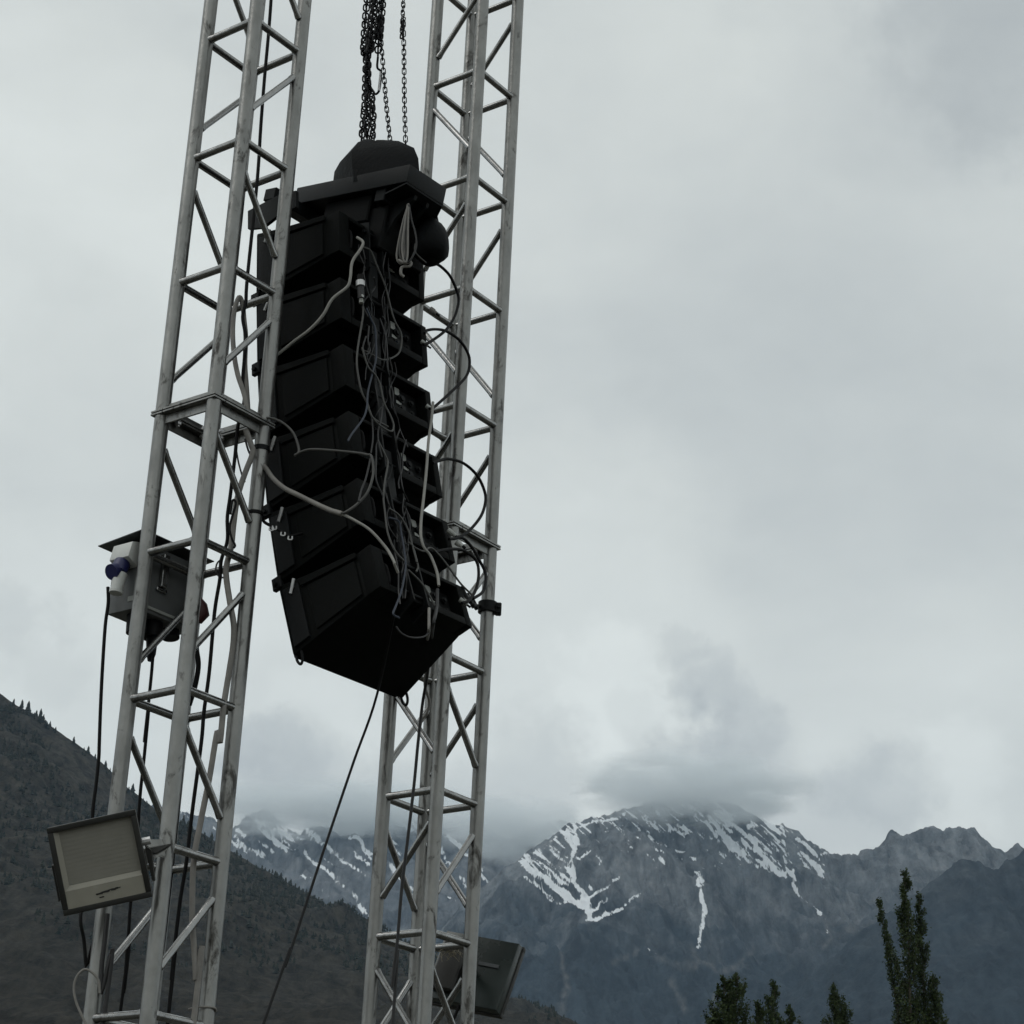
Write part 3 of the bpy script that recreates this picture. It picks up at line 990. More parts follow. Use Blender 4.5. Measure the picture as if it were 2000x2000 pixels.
# head beam that joins the tower tops, above the picture
bz = max(TL.top, TR.top) + 0.03
bd = Vector((TR.X - TL.X, TR.Y - TL.Y, 0))
bl = bd.length + 0.6
bd.normalize()
bn = Vector((-bd.y, bd.x, 0))
bo = Vector(((TL.X + TR.X) / 2, (TL.Y + TR.Y) / 2, bz))
beam = thing('truss_beam', 'aluminium truss beam across the two tower tops', 'truss beam', bo)
for sx in (-1, 1):
    for sz in (0, 1):
        mb = MB(bo)
        c = bo + bn * (0.12 * sx) + Vector((0, 0, 0.025 + 0.24 * sz))
        mb.tube([c - bd * bl / 2, c + bd * bl / 2], CHORD_R, 16)
        mb.build('chord', M['alu'], beam)
for k in range(6):
    q = -bl / 2 + 0.1 + k * (bl - 0.2) / 5
    for sx in (-1, 1):
        mb = MB(bo)
        c = bo + bd * q + bn * (0.12 * sx)
        mb.tube([c + Vector((0, 0, 0.04)), c + Vector((0, 0, 0.25))], RUNG_R, 10)
        mb.build('rung', M['alu_brace'], beam)
    for sz in (0, 1):
        mb = MB(bo)
        c = bo + bd * q + Vector((0, 0, 0.025 + 0.24 * sz))
        mb.tube([c - bn * 0.11, c + bn * 0.11], RUNG_R, 10)
        mb.build('rung', M['alu_brace'], beam)
if TL.top < bz - 0.02 or TR.top < bz - 0.02:
    for tw in (TL, TR):
        if tw.top < bz - 0.005:
            mb = MB((tw.X, tw.Y, 0))
            mb.tube([(tw.X, tw.Y, tw.top), (tw.X, tw.Y, bz + 0.03)], 0.06, 16)
            mb.build('head_post', M['alu'], tw.root)

# ------------------------------------------------------------------ line array
PSI = -0.6984
HF, HB, DEP, WF, WB = 0.2927, 0.1695, 0.3881, 0.5326, 0.4565
TILT = [0.1139, 0.1422, 0.1833, 0.2366, 0.2943, 0.3627]
T0 = Vector((-0.9876, 6.732, 3.8676 + EYE))
FB = Vector((math.cos(PSI), math.sin(PSI), 0))
WD = Vector((-math.sin(PSI), math.cos(PSI), 0))
ZZ = Vector((0, 0, 1))


def box_matrix(org, t):
    u = FB * math.cos(t) + ZZ * math.sin(t)
    v = -FB * math.sin(t) + ZZ * math.cos(t)
    return Matrix(((u.x, WD.x, v.x, org.x), (u.y, WD.y, v.y, org.y), (u.z, WD.z, v.z, org.z), (0, 0, 0, 1)))


IN = (WF - WB) / 2
MM = (HF - HB) / 2
g = 0.004


def side_w(u):
    return IN * u / DEP


def top_v(u):
    return -g - (MM - g) * u / DEP


def bot_v(u):
    return -HF + g + (MM - g) * u / DEP


# body: trapezoid hull, its rear hollowed out in the middle and right
mb = MB()
u0, u1 = 0.012, DEP
mb.hexa([(u0, side_w(u0), bot_v(u0)), (u1 - 0.055, side_w(u1), bot_v(u1)), (u1 - 0.055, WF - side_w(u1), bot_v(u1)), (u0, WF - side_w(u0), bot_v(u0)),
         (u0, side_w(u0), top_v(u0)), (u1 - 0.055, side_w(u1), top_v(u1)), (u1 - 0.055, WF - side_w(u1), top_v(u1)), (u0, WF - side_w(u0), top_v(u0))], 0.009, 2)
body_me = mb.mesh('body', 30)
body_me.materials.append(M['black'])
# rear rim: top and bottom lips, left cheek, right cheek
rim_parts = []
for (w0, w1, v0, v1, nm) in ((IN, IN + 0.052, bot_v(u1), top_v(u1), 'rear_cheek'), (WF - IN - 0.03, WF - IN, bot_v(u1), top_v(u1), 'rear_cheek'),
                             (IN + 0.0525, WF - IN - 0.0305, top_v(u1) - 0.016, top_v(u1), 'rear_lip'), (IN + 0.0525, WF - IN - 0.0305, bot_v(u1), bot_v(u1) + 0.030, 'rear_lip')):
    mb = MB()
    ua = u1 - 0.060
    dv = 0.008
    mb.hexa([(ua, w0, v0), (u1, w0, v0), (u1, w1, v0), (ua, w1, v0), (ua, w0, v1), (u1, w0, v1), (u1, w1, v1), (ua, w1, v1)], 0.004, 2)
    q = mb.mesh(nm, 30)
    q.materials.append(M['black'])
    rim_parts.append((nm, q))
# side panel standing proud with a raised top band
side_parts = []
for sgn in (0, 1):
    def sw(u, off):
        w = side_w(u) - off
        return w if sgn == 0 else WF - w
    for (ua, ub, ka, kb, off, nm) in ((0.125, DEP - 0.07, 0.20, 0.90, 0.004, 'side_panel'), (0.030, 0.095, 0.10, 0.93, 0.008, 'rigging_plate'),
                                      (0.10, DEP - 0.06, 0.05, 0.165, 0.007, 'side_rib')):
        mb = MB()
        def P(u, k, o):
            return (u, sw(u, o), top_v(u) + (bot_v(u) - top_v(u)) * k)
        mb.hexa([P(ua, kb, -0.003), P(ub, kb, -0.003), P(ub, kb, off), P(ua, kb, off), P(ua, ka, -0.003), P(ub, ka, -0.003), P(ub, ka, off), P(ua, ka, off)], 0.002)
        q = mb.mesh(nm, 30)
        q.materials.append(M['black_steel'] if nm == 'rigging_plate' else M['black'])
        side_parts.append((nm, q))
    mb = MB()
    c0 = Vector((0.075, sw(0.075, 0.013), top_v(0.07) - 0.035))
    mb.tube([c0 + Vector((-0.012, 0, -0.022)), c0 + Vector((0.014, 0, 0.022))], 0.0055, 8)
    mb.tube([c0 + Vector((0, 0.012 * (1 if sgn == 0 else -1), 0)), c0], 0.005, 8)
    q = mb.mesh('release_pin')
    q.materials.append(M['zinc'])
    side_parts.append(('release_pin', q))
    # front hinge block that joins neighbouring cabinets
    mb = MB()
    w = 0.006 if sgn == 0 else WF - 0.006
    mb.box(-0.010, 0.030, w - 0.009, w + 0.009, -HF - 0.018, -HF + 0.03, 0.003)
    mb.tube([(0.008, w - 0.018, -HF + 0.002), (0.008, w + 0.018, -HF + 0.002)], 0.008, 8)
    q = mb.mesh('hinge_block')
    q.materials.append(M['black_steel'])
    side_parts.append(('hinge_block', q))
# front grille
mb = MB()
mb.box(0.0, 0.011, 0.02, WF - 0.02, -HF + 0.012, -0.012, 0.003)
grille_me = mb.mesh('grille')
grille_me.materials.append(M['grille'])
# rear panel with connector plate
mb = MB()
mb.box(u1 - 0.0545, u1 - 0.042, IN + 0.30, WF - IN - 0.034, bot_v(u1) + 0.034, top_v(u1) - 0.022, 0.003)
plate_me = mb.mesh('connector_plate')
plate_me.materials.append(M['black_panel'])
sock = []
for (w, v, r) in ((IN + 0.335, -0.125, 0.017), (IN + 0.335, -0.168, 0.017), (IN + 0.385, -0.125, 0.012), (IN + 0.385, -0.168, 0.012)):
    mb = MB()
    mb.tube([(u1 - 0.0425, w, v), (u1 - 0.034, w, v)], r, 14)
    mb.tube([(u1 - 0.0335, w, v), (u1 - 0.028, w, v)], r * 0.6, 12)
    q = mb.mesh('socket')
    q.materials.append(M['black_steel'])
    sock.append(q)
mb = MB()
mb.box(u1 - 0.0415, u1 - 0.0400, IN + 0.306, IN + 0.330, -0.115, -0.085)
label_me = mb.mesh('rating_label', 0)
label_me.materials.append(M['grey_plastic'])
mb = MB()
mb.box(u1 - 0.0415, u1 - 0.0400, IN + 0.311, IN + 0.338, -0.150, -0.138)
strip_me = mb.mesh('marker_strip', 0)
strip_me.materials.append(M['grey_plastic'])
mb = MB()
mb.box(u1 - 0.0415, u1 - 0.0395, IN + 0.32, IN + 0.338, -0.207, -0.200)
tag_me = mb.mesh('white_marker', 0)
tag_me.materials.append(M['white_plastic'])
# rear rigging arm: two steel cheeks, a cross bolt and a pull bar bridging the gap below
arm_parts = []
for w in (IN + 0.135, IN + 0.205):
    mb = MB()
    mb.prism([(u1 - 0.056, w, -0.03), (u1 + 0.020, w, -0.055), (u1 + 0.020, w, -0.245), (u1 - 0.056, w, -0.268)], (0, 0.007, 0))
    q = mb.mesh('rear_arm_cheek')
    q.materials.append(M['black_steel'])
    arm_parts.append(('rear_arm_cheek', q))
mb = MB()
mb.box(u1 - 0.035, u1 + 0.006, IN + 0.150, IN + 0.196, -HF - 0.06, -0.15, 0.004)
q = mb.mesh('rear_link_bar')
q.materials.append(M['black_steel'])
arm_parts.append(('rear_link_bar', q))
for v in (-0.09, -0.21):
    mb = MB()
    mb.tube([(u1 + 0.004, IN + 0.120, v), (u1 + 0.004, IN + 0.228, v)], 0.006, 8)
    q = mb.mesh('cross_bolt')
    q.materials.append(M['black_steel'])
    arm_parts.append(('cross_bolt', q))
# carrying handle at the rear, left of the arm
mb = MB()
mb.tube(smooth_path([(u1 - 0.05, IN + 0.07, -0.10), (u1 - 0.018, IN + 0.072, -0.108), (u1 - 0.012, IN + 0.074, -0.14), (u1 - 0.018, IN + 0.072, -0.182), (u1 - 0.05, IN + 0.07, -0.19)], 5), 0.007, 8)
handle_me = mb.mesh('handle')
handle_me.materials.append(M['rubber'])

ORD = ['topmost', 'second', 'third', 'fourth', 'fifth', 'lowest']
CAB_LABEL = ['topmost black line array cabinet, right under the flying frame', 'second black line array cabinet from the top of the hanging stack',
             'third black line array cabinet from the top of the hanging stack', 'fourth black line array cabinet from the top, beside the joint of the left tower',
             'fifth black line array cabinet from the top, just above the lowest one', 'lowest black line array cabinet, its whole underside showing']
BOXM = []
org = T0.copy()
for i, t in enumerate(TILT):
    mw = box_matrix(org, t)
    BOXM.append(mw)
    cab = thing('line_array_cabinet', CAB_LABEL[i], 'speaker', None, 'cabinets of the hanging line array', matrix=mw)
    body = link('body', body_me, None, cab)
    link('grille', grille_me, None, cab)
    for nm, q in rim_parts:
        link(nm, q, None, cab)
    for nm, q in side_parts:
        if i == 5 and nm == 'hinge_block':
            continue
        link(nm, q, None, cab)
    pl = link('connector_plate', plate_me, None, cab)
    for q in sock:
        link('socket', q, None, pl)
    link('rating_label', label_me, None, pl)
    link('marker_strip', strip_me, None, pl)
    link('white_marker', tag_me, None, pl)
    for nm, q in arm_parts:
        if i == 5 and nm == 'rear_link_bar':
            continue
        link(nm, q, None, cab)
    link('handle', handle_me, None, cab)
    if i == 5:      # eyes under the lowest cabinet
        for u, w in ((0.03, 0.012), (0.03, WF - 0.012)):
            b0 = Vector((u, w, bot_v(u)))
            mb = MB()
            mb.tube(smooth_path([b0 + Vector((-0.012, 0, 0.012)), b0 + Vector((-0.012, 0, -0.022)), b0 + Vector((0, 0, -0.040)), b0 + Vector((0.012, 0, -0.022)), b0 + Vector((0.012, 0, 0.012))], 5), 0.0048, 8)
            mb.build('eye', M['black_steel'], cab)
    org = mw @ Vector((0, 0, -HF))


def back(px, py, off=0.03):
    """point on the array's rear, off metres behind it"""
    best = None
    for mw in BOXM:
        n = (mw.to_3x3() @ Vector((1, 0, 0)))
        p = mw @ Vector((DEP + off, 0, 0))
        q = on_plane(px, py, p, n)
        l = mw.inverted() @ q
        e = abs(l.z + HF / 2)
        if best is None or e < best[0]:
            best = (e, q)
    return best[1]


def side(px, py, off=0.03):
    best = None
    for mw in BOXM:
        n = (mw.to_3x3() @ Vector((-IN / DEP, 1, 0))).normalized()
        q = on_plane(px, py, mw @ Vector((0, -off, 0)), n)
        l = mw.inverted() @ q
        e = abs(l.z + HF / 2)
        if best is None or e < best[0]:
            best = (e, q)
    return best[1]


# flying frame
FT = -0.1798
FM = box_matrix(T0, FT)
ffr = thing('flying_frame', 'black steel flying frame on top of the speaker stack', 'flying frame', None, matrix=FM)
Fi = FM.inverted()
mb = MB()
mb.box(-0.02, 0.5639, 0.1663, 0.3667, 0.199, 0.2675, 0.004, seg=2)
mb.build('spreader_beam', M['frame_steel'], ffr)
for w in (0.012, WF - 0.026):
    wl_ = w
    pl_n = FM.to_3x3() @ Vector((0, 1, 0))
    pl_p = FM @ Vector((0, 0.012, 0))
    poly = [Fi @ on_plane(x, y, pl_p, pl_n) for x, y in ((484, 412), (546, 380), (578, 372), (578, 404), (548, 416), (512, 444), (484, 447))]
    mb = MB()
    mb.prism([(p.x, w, p.z) for p in poly], (0, 0.014, 0))
    mb.build('front_arm', M['black_steel'], ffr, 0)
mb = MB()
mb.box(-0.03, 0.03, 0.03, WF - 0.03, 0.150, 0.198, 0.003)
mb.build('front_cross_bar', M['black_steel'], ffr)
mb = MB()
mb.box(0.40, 0.45, 0.18, 0.36, 0.150, 0.198, 0.003)
mb.build('rear_cross_bar', M['black_steel'], ffr)
for w in (0.235, 0.30):
    mb = MB()
    mb.prism([(0.30, w, 0.199), (0.55, w, 0.199), (0.545, w, 0.165), (0.47, w, 0.10), (0.43, w, 0.02), (0.34, w, 0.03), (0.33, w, 0.12)], (0, 0.014, 0))
    mb.build('rear_drop_plate', M['black_steel'], ffr, 0)
mb = MB()
mb.box(0.12, 0.36, 0.20, 0.33, 0.09, 0.198, 0.006)
mb.build('gear_block', M['black_panel'], ffr)  # plain block added to fill the dark space under the beam
mb = MB()
mb.box(0.30, 0.44, 0.215, 0.45, -0.02, 0.150, 0.006)
mb.build('rear_filler_box', M['black_panel'], ffr)  # dark box added to fill the black gap and keep sky from showing through
# wide tray under the rear corner
mb = MB()
mb.prism([(0.46, 0.17, 0.165), (0.562, 0.17, 0.192), (0.562, 0.365, 0.192), (0.50, 0.40, 0.150), (0.40, 0.40, 0.12)], (0, 0, 0.0065))
mb.build('tray', M['black_steel'], ffr, 0)

# hoist under its black cover, standing on the frame
hc = FM @ Vector((0.315, 0.266, 0.262))
hoist = thing('chain_hoist', 'chain hoist wrapped in a black fabric cover on the flying frame', 'hoist', hc)
prof = [(0.0, 1.0), (0.42, 1.0), (0.62, 0.93), (0.84, 0.62), (0.97, 0.27), (0.99, 0.12), (1.0, 0.0)]
mb = MB()
rings = []
nseg = 11
for k, (hz, rr) in enumerate(prof):
    ring = []
    for j in range(nseg):
        a = 2 * math.pi * j / nseg
        fold = 1 + 0.06 * math.cos(4 * a + 0.5) + 0.022 * math.sin(9 * a + k)
        # broad flat shoulders along the beam
        ex = 0.180 * rr * fold * (1 + 0.10 * abs(math.cos(a)))
        ey = 0.098 * rr * fold
        p = FB * (ex * math.cos(a)) + WD * (ey * math.sin(a)) + ZZ * (0.235 * hz * (1 + 0.05 * math.sin(3 * a)) - 0.022 - 0.034 * math.cos(a) * (1 - hz)) - FB * (0.055 * hz)
        ring.append(mb.bm.verts.new(p) if rr > 0 else None)
    if rr == 0:
        tipv = mb.bm.verts.new(ZZ * (0.235 * hz - 0.022) - FB * 0.055)
        for j in range(nseg):
            mb.bm.faces.new((rings[-1][j], rings[-1][(j + 1) % nseg], tipv))
    else:
        rings.append(ring)
        if k:
            for j in range(nseg):
                mb.bm.faces.new((rings[-2][j], rings[-2][(j + 1) % nseg], ring[(j + 1) % nseg], ring[j]))
mb.bm.faces.new(rings[0][::-1])
mb.build('cover', M['cloth'], hoist, 24)
mb = MB()
mb.box(-0.10, 0.10, -0.07, 0.07, -0.03, 0.08, 0.02, Matrix.Rotation(PSI, 4, 'Z'))
mb.build('motor_body', M['black_steel'], hoist)

# chain bag hanging under the rear of the frame
bc = at(842, 470, 6.70)
bag = thing('chain_bag', 'round black chain bag hanging under the rear of the flying frame', 'bag', bc)
mb = MB()
rings = []
for k in range(9):
    th = math.pi * (0.08 + 0.84 * k / 8)
    z = 0.088 * math.cos(th)
    rr = 0.066 * math.sin(th) ** 0.75 * (1.02 - 0.30 * math.cos(th))
    rings.append([mb.bm.verts.new((rr * math.cos(a) * (1 + 0.05 * math.sin(4 * a + k)), rr * math.sin(a), z + 0.006 * math.sin(3 * a)))
                  for a in (2 * math.pi * j / 16 for j in range(16))])
for a, b in zip(rings, rings[1:]):
    for j in range(16):
        mb.bm.faces.new((a[j], a[(j + 1) % 16], b[(j + 1) % 16], b[j]))
mb.bm.faces.new(rings[0])
mb.bm.faces.new(rings[-1][::-1])
mb.build('sack', M['cloth'], bag, 60)
for s in (-1, 1):
    mb = MB()
    mb.tube([(0.02 * s, 0, 0.07), (-0.03 + 0.02 * s, 0.0, 0.19)], 0.006, 6)
    mb.build('strap', M['rubber'], bag)


# ------------------------------------------------------------------ chains
def link_mesh(pitch, d):
    L = pitch + 2 * d
    hw = d * 1.15 + d * 0.5
    s = L / 2 - hw
    pts = []
    for k in range(9):
        a = math.pi * k / 8
        pts.append((hw * math.cos(a), 0, s + hw * math.sin(a) - d / 2 * 0))
    for k in range(9):
        a = math.pi + math.pi * k / 8
        pts.append((hw * math.cos(a), 0, -s + hw * math.sin(a)))
    bm = bmesh.new()
    rings = []
    n = len(pts)
    for i in range(n):
        p, q = Vector(pts[i]), Vector(pts[(i + 1) % n])
        t = (Vector(pts[(i + 1) % n]) - Vector(pts[i - 1])).normalized()
        a1 = Vector((0, 1, 0))
        a2 = t.cross(a1)
        rings.append([bm.verts.new(p + (a1 * math.cos(b) + a2 * math.sin(b)) * d / 2) for b in (2 * math.pi * k / 6 for k in range(6))])
    for i in range(n):
        a, b = rings[i], rings[(i + 1) % n]
        for k in range(6):
            bm.faces.new((a[k], a[(k + 1) % 6], b[(k + 1) % 6], b[k]))
    bmesh.ops.recalc_face_normals(bm, faces=bm.faces)
    me = bpy.data.meshes.new('link')
    bm.to_mesh(me)
    bm.free()
    me.polygons.foreach_set('use_smooth', [True] * len(me.polygons))
    me.materials.append(M['chain'])
    return me


thick_link = link_mesh(0.0205, 0.0068)
thin_link = link_mesh(0.0215, 0.0044)


def chain(path, me, pitch, label, group=None, twist0=0.0, wob=0.35, seed=0):
    """links along a path from bottom to top; those in or near the picture are single objects"""
    r_ = random.Random(seed)
    P = smooth_path(path, 24)
    root = thing('chain', label, 'chain', P[0], group)
    d, i, pos = 0.0, 0, P[0].copy()
    k = 0
    rest = bmesh.new()
    nrest = 0
    # resample by length
    cum = [0]
    for a, b in zip(P, P[1:]):
        cum.append(cum[-1] + (b - a).length)
    n = int(cum[-1] / pitch)
    j = 0
    for k in range(n):
        s = (k + 0.5) * pitch
        while cum[j + 1] < s:
            j += 1
        t = (s - cum[j]) / (cum[j + 1] - cum[j])
        c = P[j].lerp(P[j + 1], t)
        dr = (P[j + 1] - P[j]).normalized()
        m = frame_z(dr) @ Matrix.Rotation(twist0 + (k % 2) * math.pi / 2 + r_.uniform(-wob, wob), 4, 'Z')
        m.translation = c - root.location
        if project(c.x, c.y, c.z)[1] > -70:
            link('link', me, None, root, m)
        else:
            tmp = me.copy()
            tmp.transform(m)
            rest.from_mesh(tmp)
            bpy.data.meshes.remove(tmp)
            nrest += 1
    if nrest:
        rm = bpy.data.meshes.new('upper_links')
        rest.to_mesh(rm)
        o = link('upper_links', rm, M['chain'], root)
        tag(o, kind='stuff')
    rest.free()
    return root


CY = 6.80
top_z = bz + 0.0


def cpath(pts, Y, spread):
    q = [at(x, y, Y) for x, y in pts]
    e = q[-1]
    q.append(Vector((bo.x + spread * bd.x, bo.y + spread * bd.y, top_z + 0.02)))
    return q


chain(cpath([(706, 275), (713, 195), (715, 100), (716, 10)], CY, -0.02), thick_link, 0.0205, 'leftmost heavy load chain in the bundle above the hoist', 'load chains of the hoist', 0.3, seed=1)
chain(cpath([(716, 276), (719, 190), (719, 120), (722, 60), (728, 5)], CY - 0.02, 0.0), thick_link, 0.0205, 'middle heavy load chain in the bundle above the hoist', 'load chains of the hoist', 1.0, seed=2)
chain(cpath([(728, 276), (728, 200), (717, 150), (723, 80), (733, 10)], CY - 0.04, 0.02), thick_link, 0.0205, 'heavy load chain crossing behind its neighbours above the hoist', 'load chains of the hoist', 0.7, seed=3)
chain(cpath([(738, 110), (740, 70), (745, 30), (748, 0)], CY - 0.02, 0.05), thick_link, 0.0205, 'short heavy chain tail ending in a hook beside the load chains', 'load chains of the hoist', 0.2, seed=4)
chain(cpath([(763, 285), (755, 210), (750, 150), (745, 90), (741, 40), (742, 0)], CY - 0.03, 0.04), thin_link, 0.0215, 'thin hand chain leaning towards the load chains', None, 0.3, 0.15, seed=5)
chain(cpath([(793, 305), (790, 200), (789, 110), (788, 40), (788, 0)], CY - 0.03, 0.10), thin_link, 0.0215, 'thin hand chain hanging apart on the right', None, 0.2, 0.15, seed=6)
hk = at(738, 112, CY - 0.02)
hook = thing('chain_hook', 'small steel hook with pale lower tip on the short chain tail', 'hook', hk)
mb = MB(hk)
mb.tube(smooth_path([at(738, 112, CY - .02), at(737, 132, CY - .02), at(744, 140, CY - .02), at(743, 160, CY - .02), at(740, 178, CY - .02), at(733, 184, CY - .02), at(729, 178, CY - .02)], 5), 0.0045, 8)
mb.build('hook_body', M['chain'], hook)
mb = MB(hk)
mb.tube([at(744, 141, CY - .02), at(740, 178, CY - .02)], 0.0055, 8)
mb.build('latch', M['zinc'], hook)


# ------------------------------------------------------------------ cables on the array
def cable(pts3, r, m, label, group=None, seg=8, name='cable', cat='cable', sub=6):
    P = smooth_path(pts3, sub)
    mb = MB(P[0])
    mb.tube(P, r, seg)
    o = mb.build(name, m, None, 60)
    o.location = P[0]
    return tag(o, label, cat, group)


def on_back(z, pts, off=0.035):
    x0, y0, s = z
    return [back(x0 + a / s, y0 + b / s, off) for a, b in pts]


def along(z, pts, Ya, Yb):
    x0, y0, s = z
    n = len(pts) - 1
    return [at(x0 + a / s, y0 + b / s, Ya[i] if Yb is None else Ya + (Yb - Ya) * i / n) for i, (a, b) in enumerate(pts)]


Z1 = (450, 250, 3.864)
Z2 = (640, 480, 5.086)
Z3 = (450, 700, 3.513)
Z4 = (480, 1000, 3.715)
Z5 = (420, 560, 3.33)
Z6 = (150, 950, 3.865)
Z7 = (0, 1300, 3.864)
Z8 = (50, 1500, 3.864)
Z9 = (650, 1350, 2.973)
GB = 'cables tangled over the rear of the array'
pB = back(700, 470, 0.03)
cable(along(Z1, [(955, 825), (1000, 860), (985, 910), (920, 1010), (905, 1130), (880, 1200), (770, 1290), (700, 1410), (600, 1520), (480, 1610), (370, 1700), (310, 1745)], [6.46, 6.45, 6.44, 6.43, 6.42, 6.42, 6.42, 6.43, 6.45, 6.48, 6.505, 6.51], None),
      0.0052, M['cable_pale'], 'pale cable sweeping from the top cabinet down left to the tower')
cable(on_back(Z1, [(1010, 900), (1060, 930), (1110, 1050), (1170, 1200), (1230, 1430), (1290, 1560), (1280, 1680), (1230, 1730), (1150, 1750), (1070, 1710), (1010, 1680)]),
      0.0034, M['cable_grey'], 'grey cable curling in a long hook behind the second cabinet', GB)
cable(on_back(Z2, [(350, 600), (350, 700), (320, 880), (295, 1050), (290, 1180), (310, 1330), (340, 1460), (395, 1570), (420, 1650), (460, 1720), (600, 1800)], 0.045),
      0.0036, M['cable_grey'], 'grey cable running down from the silver connector', GB)
cable(on_back(Z2, [(385, 620), (430, 730), (470, 820), (480, 950), (480, 1120), (450, 1250), (400, 1450), (390, 1600), (350, 1720), (240, 1870), (200, 1940)], 0.055),
      0.0034, M['cable_blue'], 'blue-grey cable crossing the others behind the third cabinet', GB)
cable(on_back(Z2, [(340, 1010), (400, 1200), (470, 1280), (520, 1380), (560, 1560), (620, 1680), (655, 1780), (640, 1840), (590, 1830), (500, 1770), (440, 1700)], 0.06),
      0.0033, M['cable_grey'], 'grey cable ending in a small loop behind the fourth cabinet', GB)
cable(on_back(Z2, [(410, 800), (400, 950), (420, 1040), (380, 1080), (350, 1010), (380, 900)], 0.05), 0.003, M['cable_dim'], 'dark grey loop of cable behind the second cabinet', GB)
cable(on_back(Z2, [(550, 1560), (530, 1720), (500, 1850), (510, 1980), (540, 2100)], 0.05), 0.003, M['cable_dim'], 'dark grey cable dropping behind the fourth cabinet', GB)
cable(on_back(Z2, [(440, 1700), (450, 1900), (430, 2060)], 0.05), 0.0028, M['cable_dim'], 'thin dark cable hanging below the crossing point', GB)
# black jumper loops on the right
for k, (z, pts, lab) in enumerate((
        (Z2, [(1010, 150), (1040, 185), (1100, 190), (1200, 280), (1260, 390), (1300, 520), (1280, 650), (1230, 760), (1150, 860), (1000, 965), (950, 980)], 'black jumper cable looping out beside the two upper cabinets'),
        (Z2, [(960, 870), (990, 840), (1080, 830), (1180, 850), (1300, 930), (1380, 1040), (1410, 1150), (1380, 1290), (1250, 1430), (1060, 1600), (1010, 1620)], 'black jumper cable looping out beside the third cabinet'),
        (Z3, [(1390, 720), (1440, 700), (1500, 690), (1600, 720), (1690, 800), (1740, 900), (1750, 980), (1720, 1080), (1640, 1180), (1560, 1230), (1500, 1240)], 'widest black jumper cable loop, beside the fifth cabinet'),
        (Z4, [(1370, 290), (1480, 270), (1580, 280), (1670, 350), (1690, 450), (1670, 560), (1620, 640), (1570, 660)], 'black jumper cable loop beside the lowest cabinet'),
        (Z4, [(1540, 180), (1590, 200), (1650, 270), (1700, 360), (1740, 450), (1725, 570), (1650, 630)], 'outer black cable bow beside the lowest cabinet'))):
    cable([p + WD * 0.0 for p in on_back(z, pts, 0.03)], 0.0055, M['rubber'], lab, 'black jumper loops beside the array')
cable(on_back(Z3, [(1390, 300), (1380, 420), (1360, 560), (1345, 760), (1325, 960), (1310, 1090), (1305, 1180), (1310, 1240), (1330, 1300), (1370, 1350), (1395, 1405), (1420, 1480), (1430, 1560)], 0.08),
      0.005, M['cable_pale'], 'long pale cable hanging straight down the right of the array')
# thick conduit that splits
cable(along(Z3, [(180, 690), (240, 750), (290, 820), (370, 890), (470, 940), (570, 990), (680, 1040), (765, 1066)], 6.50, 6.30),
      0.0085, M['conduit'], 'thick pale sleeved cable reaching from the left tower to the array')
c_end = at(450 + 765 / 3.513, 700 + 1066 / 3.513, 6.30)
cable([c_end] + along(Z3, [(850, 1110), (960, 1180), (1060, 1290), (1100, 1350), (1125, 1400)], 6.28, 6.24) + along(Z4, [(1080, 380), (1105, 440)], 6.24, 6.26),
      0.0048, M['cable_pale'], 'pale cable from the sleeve end bending down to the lowest cabinet')
cable([c_end] + along(Z3, [(800, 1050), (870, 1000), (940, 920), (975, 820), (980, 740), (965, 668), (940, 662), (880, 650), (700, 632), (560, 625), (490, 640), (445, 665)], 6.28, 6.40),
      0.0045, M['cable_grey'], 'grey cable from the sleeve end bending up and left in a hook')
cable(along(Z3, [(440, 668), (470, 640), (460, 580), (430, 510), (370, 450), (300, 415), (250, 408)], 6.40, 6.47),
      0.0045, M['cable_grey'], 'grey cable arching from the tower joint to the fourth cabinet')
cable(on_back(Z3, [(960, 690), (930, 820), (900, 900), (880, 980)], 0.05), 0.0033, M['cable_dim'], 'short dark cable beside the grey hook', GB)
cable(on_back(Z3, [(1010, 560), (1060, 660), (1080, 720), (1060, 840), (1050, 950), (1060, 1050), (1080, 1200), (1130, 1320), (1190, 1390)], 0.05), 0.0034, M['cable_grey'], 'grey cable kinked behind the fifth cabinet', GB)
cable(on_back(Z3, [(1000, 600), (1000, 700), (1000, 830), (1040, 930), (1050, 960)], 0.05), 0.0028, M['cable_dim'], 'thin dark cable joining the kinked one', GB)
cable(on_back(Z3, [(1090, 1030), (1160, 1080), (1220, 1180), (1250, 1290), (1280, 1400)], 0.06), 0.0034, M['cable_grey'], 'grey cable bending right above the lowest cabinet', GB)
cable(on_back(Z4, [(1040, 40), (1110, 70), (1130, 160), (1150, 280), (1160, 400), (1130, 570), (1090, 680), (1070, 740), (1115, 770)], 0.05), 0.0034, M['cable_blue'], 'blue-grey cable with hooked end on the lowest cabinet', GB)
cable(on_back(Z4, [(1090, 830), (1130, 880), (1200, 910), (1290, 905), (1330, 860), (1335, 760), (1340, 700)], 0.05), 0.0028, M['cable_dim'], 'dark cable sagging in a bow under the lowest cabinet rear', GB)
cable(on_back(Z4, [(1180, 420), (1270, 510), (1330, 600), (1370, 680)], 0.06), 0.0033, M['cable_grey'], 'grey cable slanting across the lowest cabinet rear', GB)
cable(on_back(Z4, [(1180, 220), (1230, 260), (1290, 285), (1340, 260), (1400, 310), (1480, 410), (1560, 520), (1640, 600)], 0.06), 0.0034, M['cable_grey'], 'grey cable slanting right to the black clamp', GB)
cable(on_back(Z4, [(1220, 270), (1240, 350), (1250, 400), (1235, 435)], 0.05), 0.0033, M['cable_grey'], 'short grey cable end above the lowest cabinet', GB)

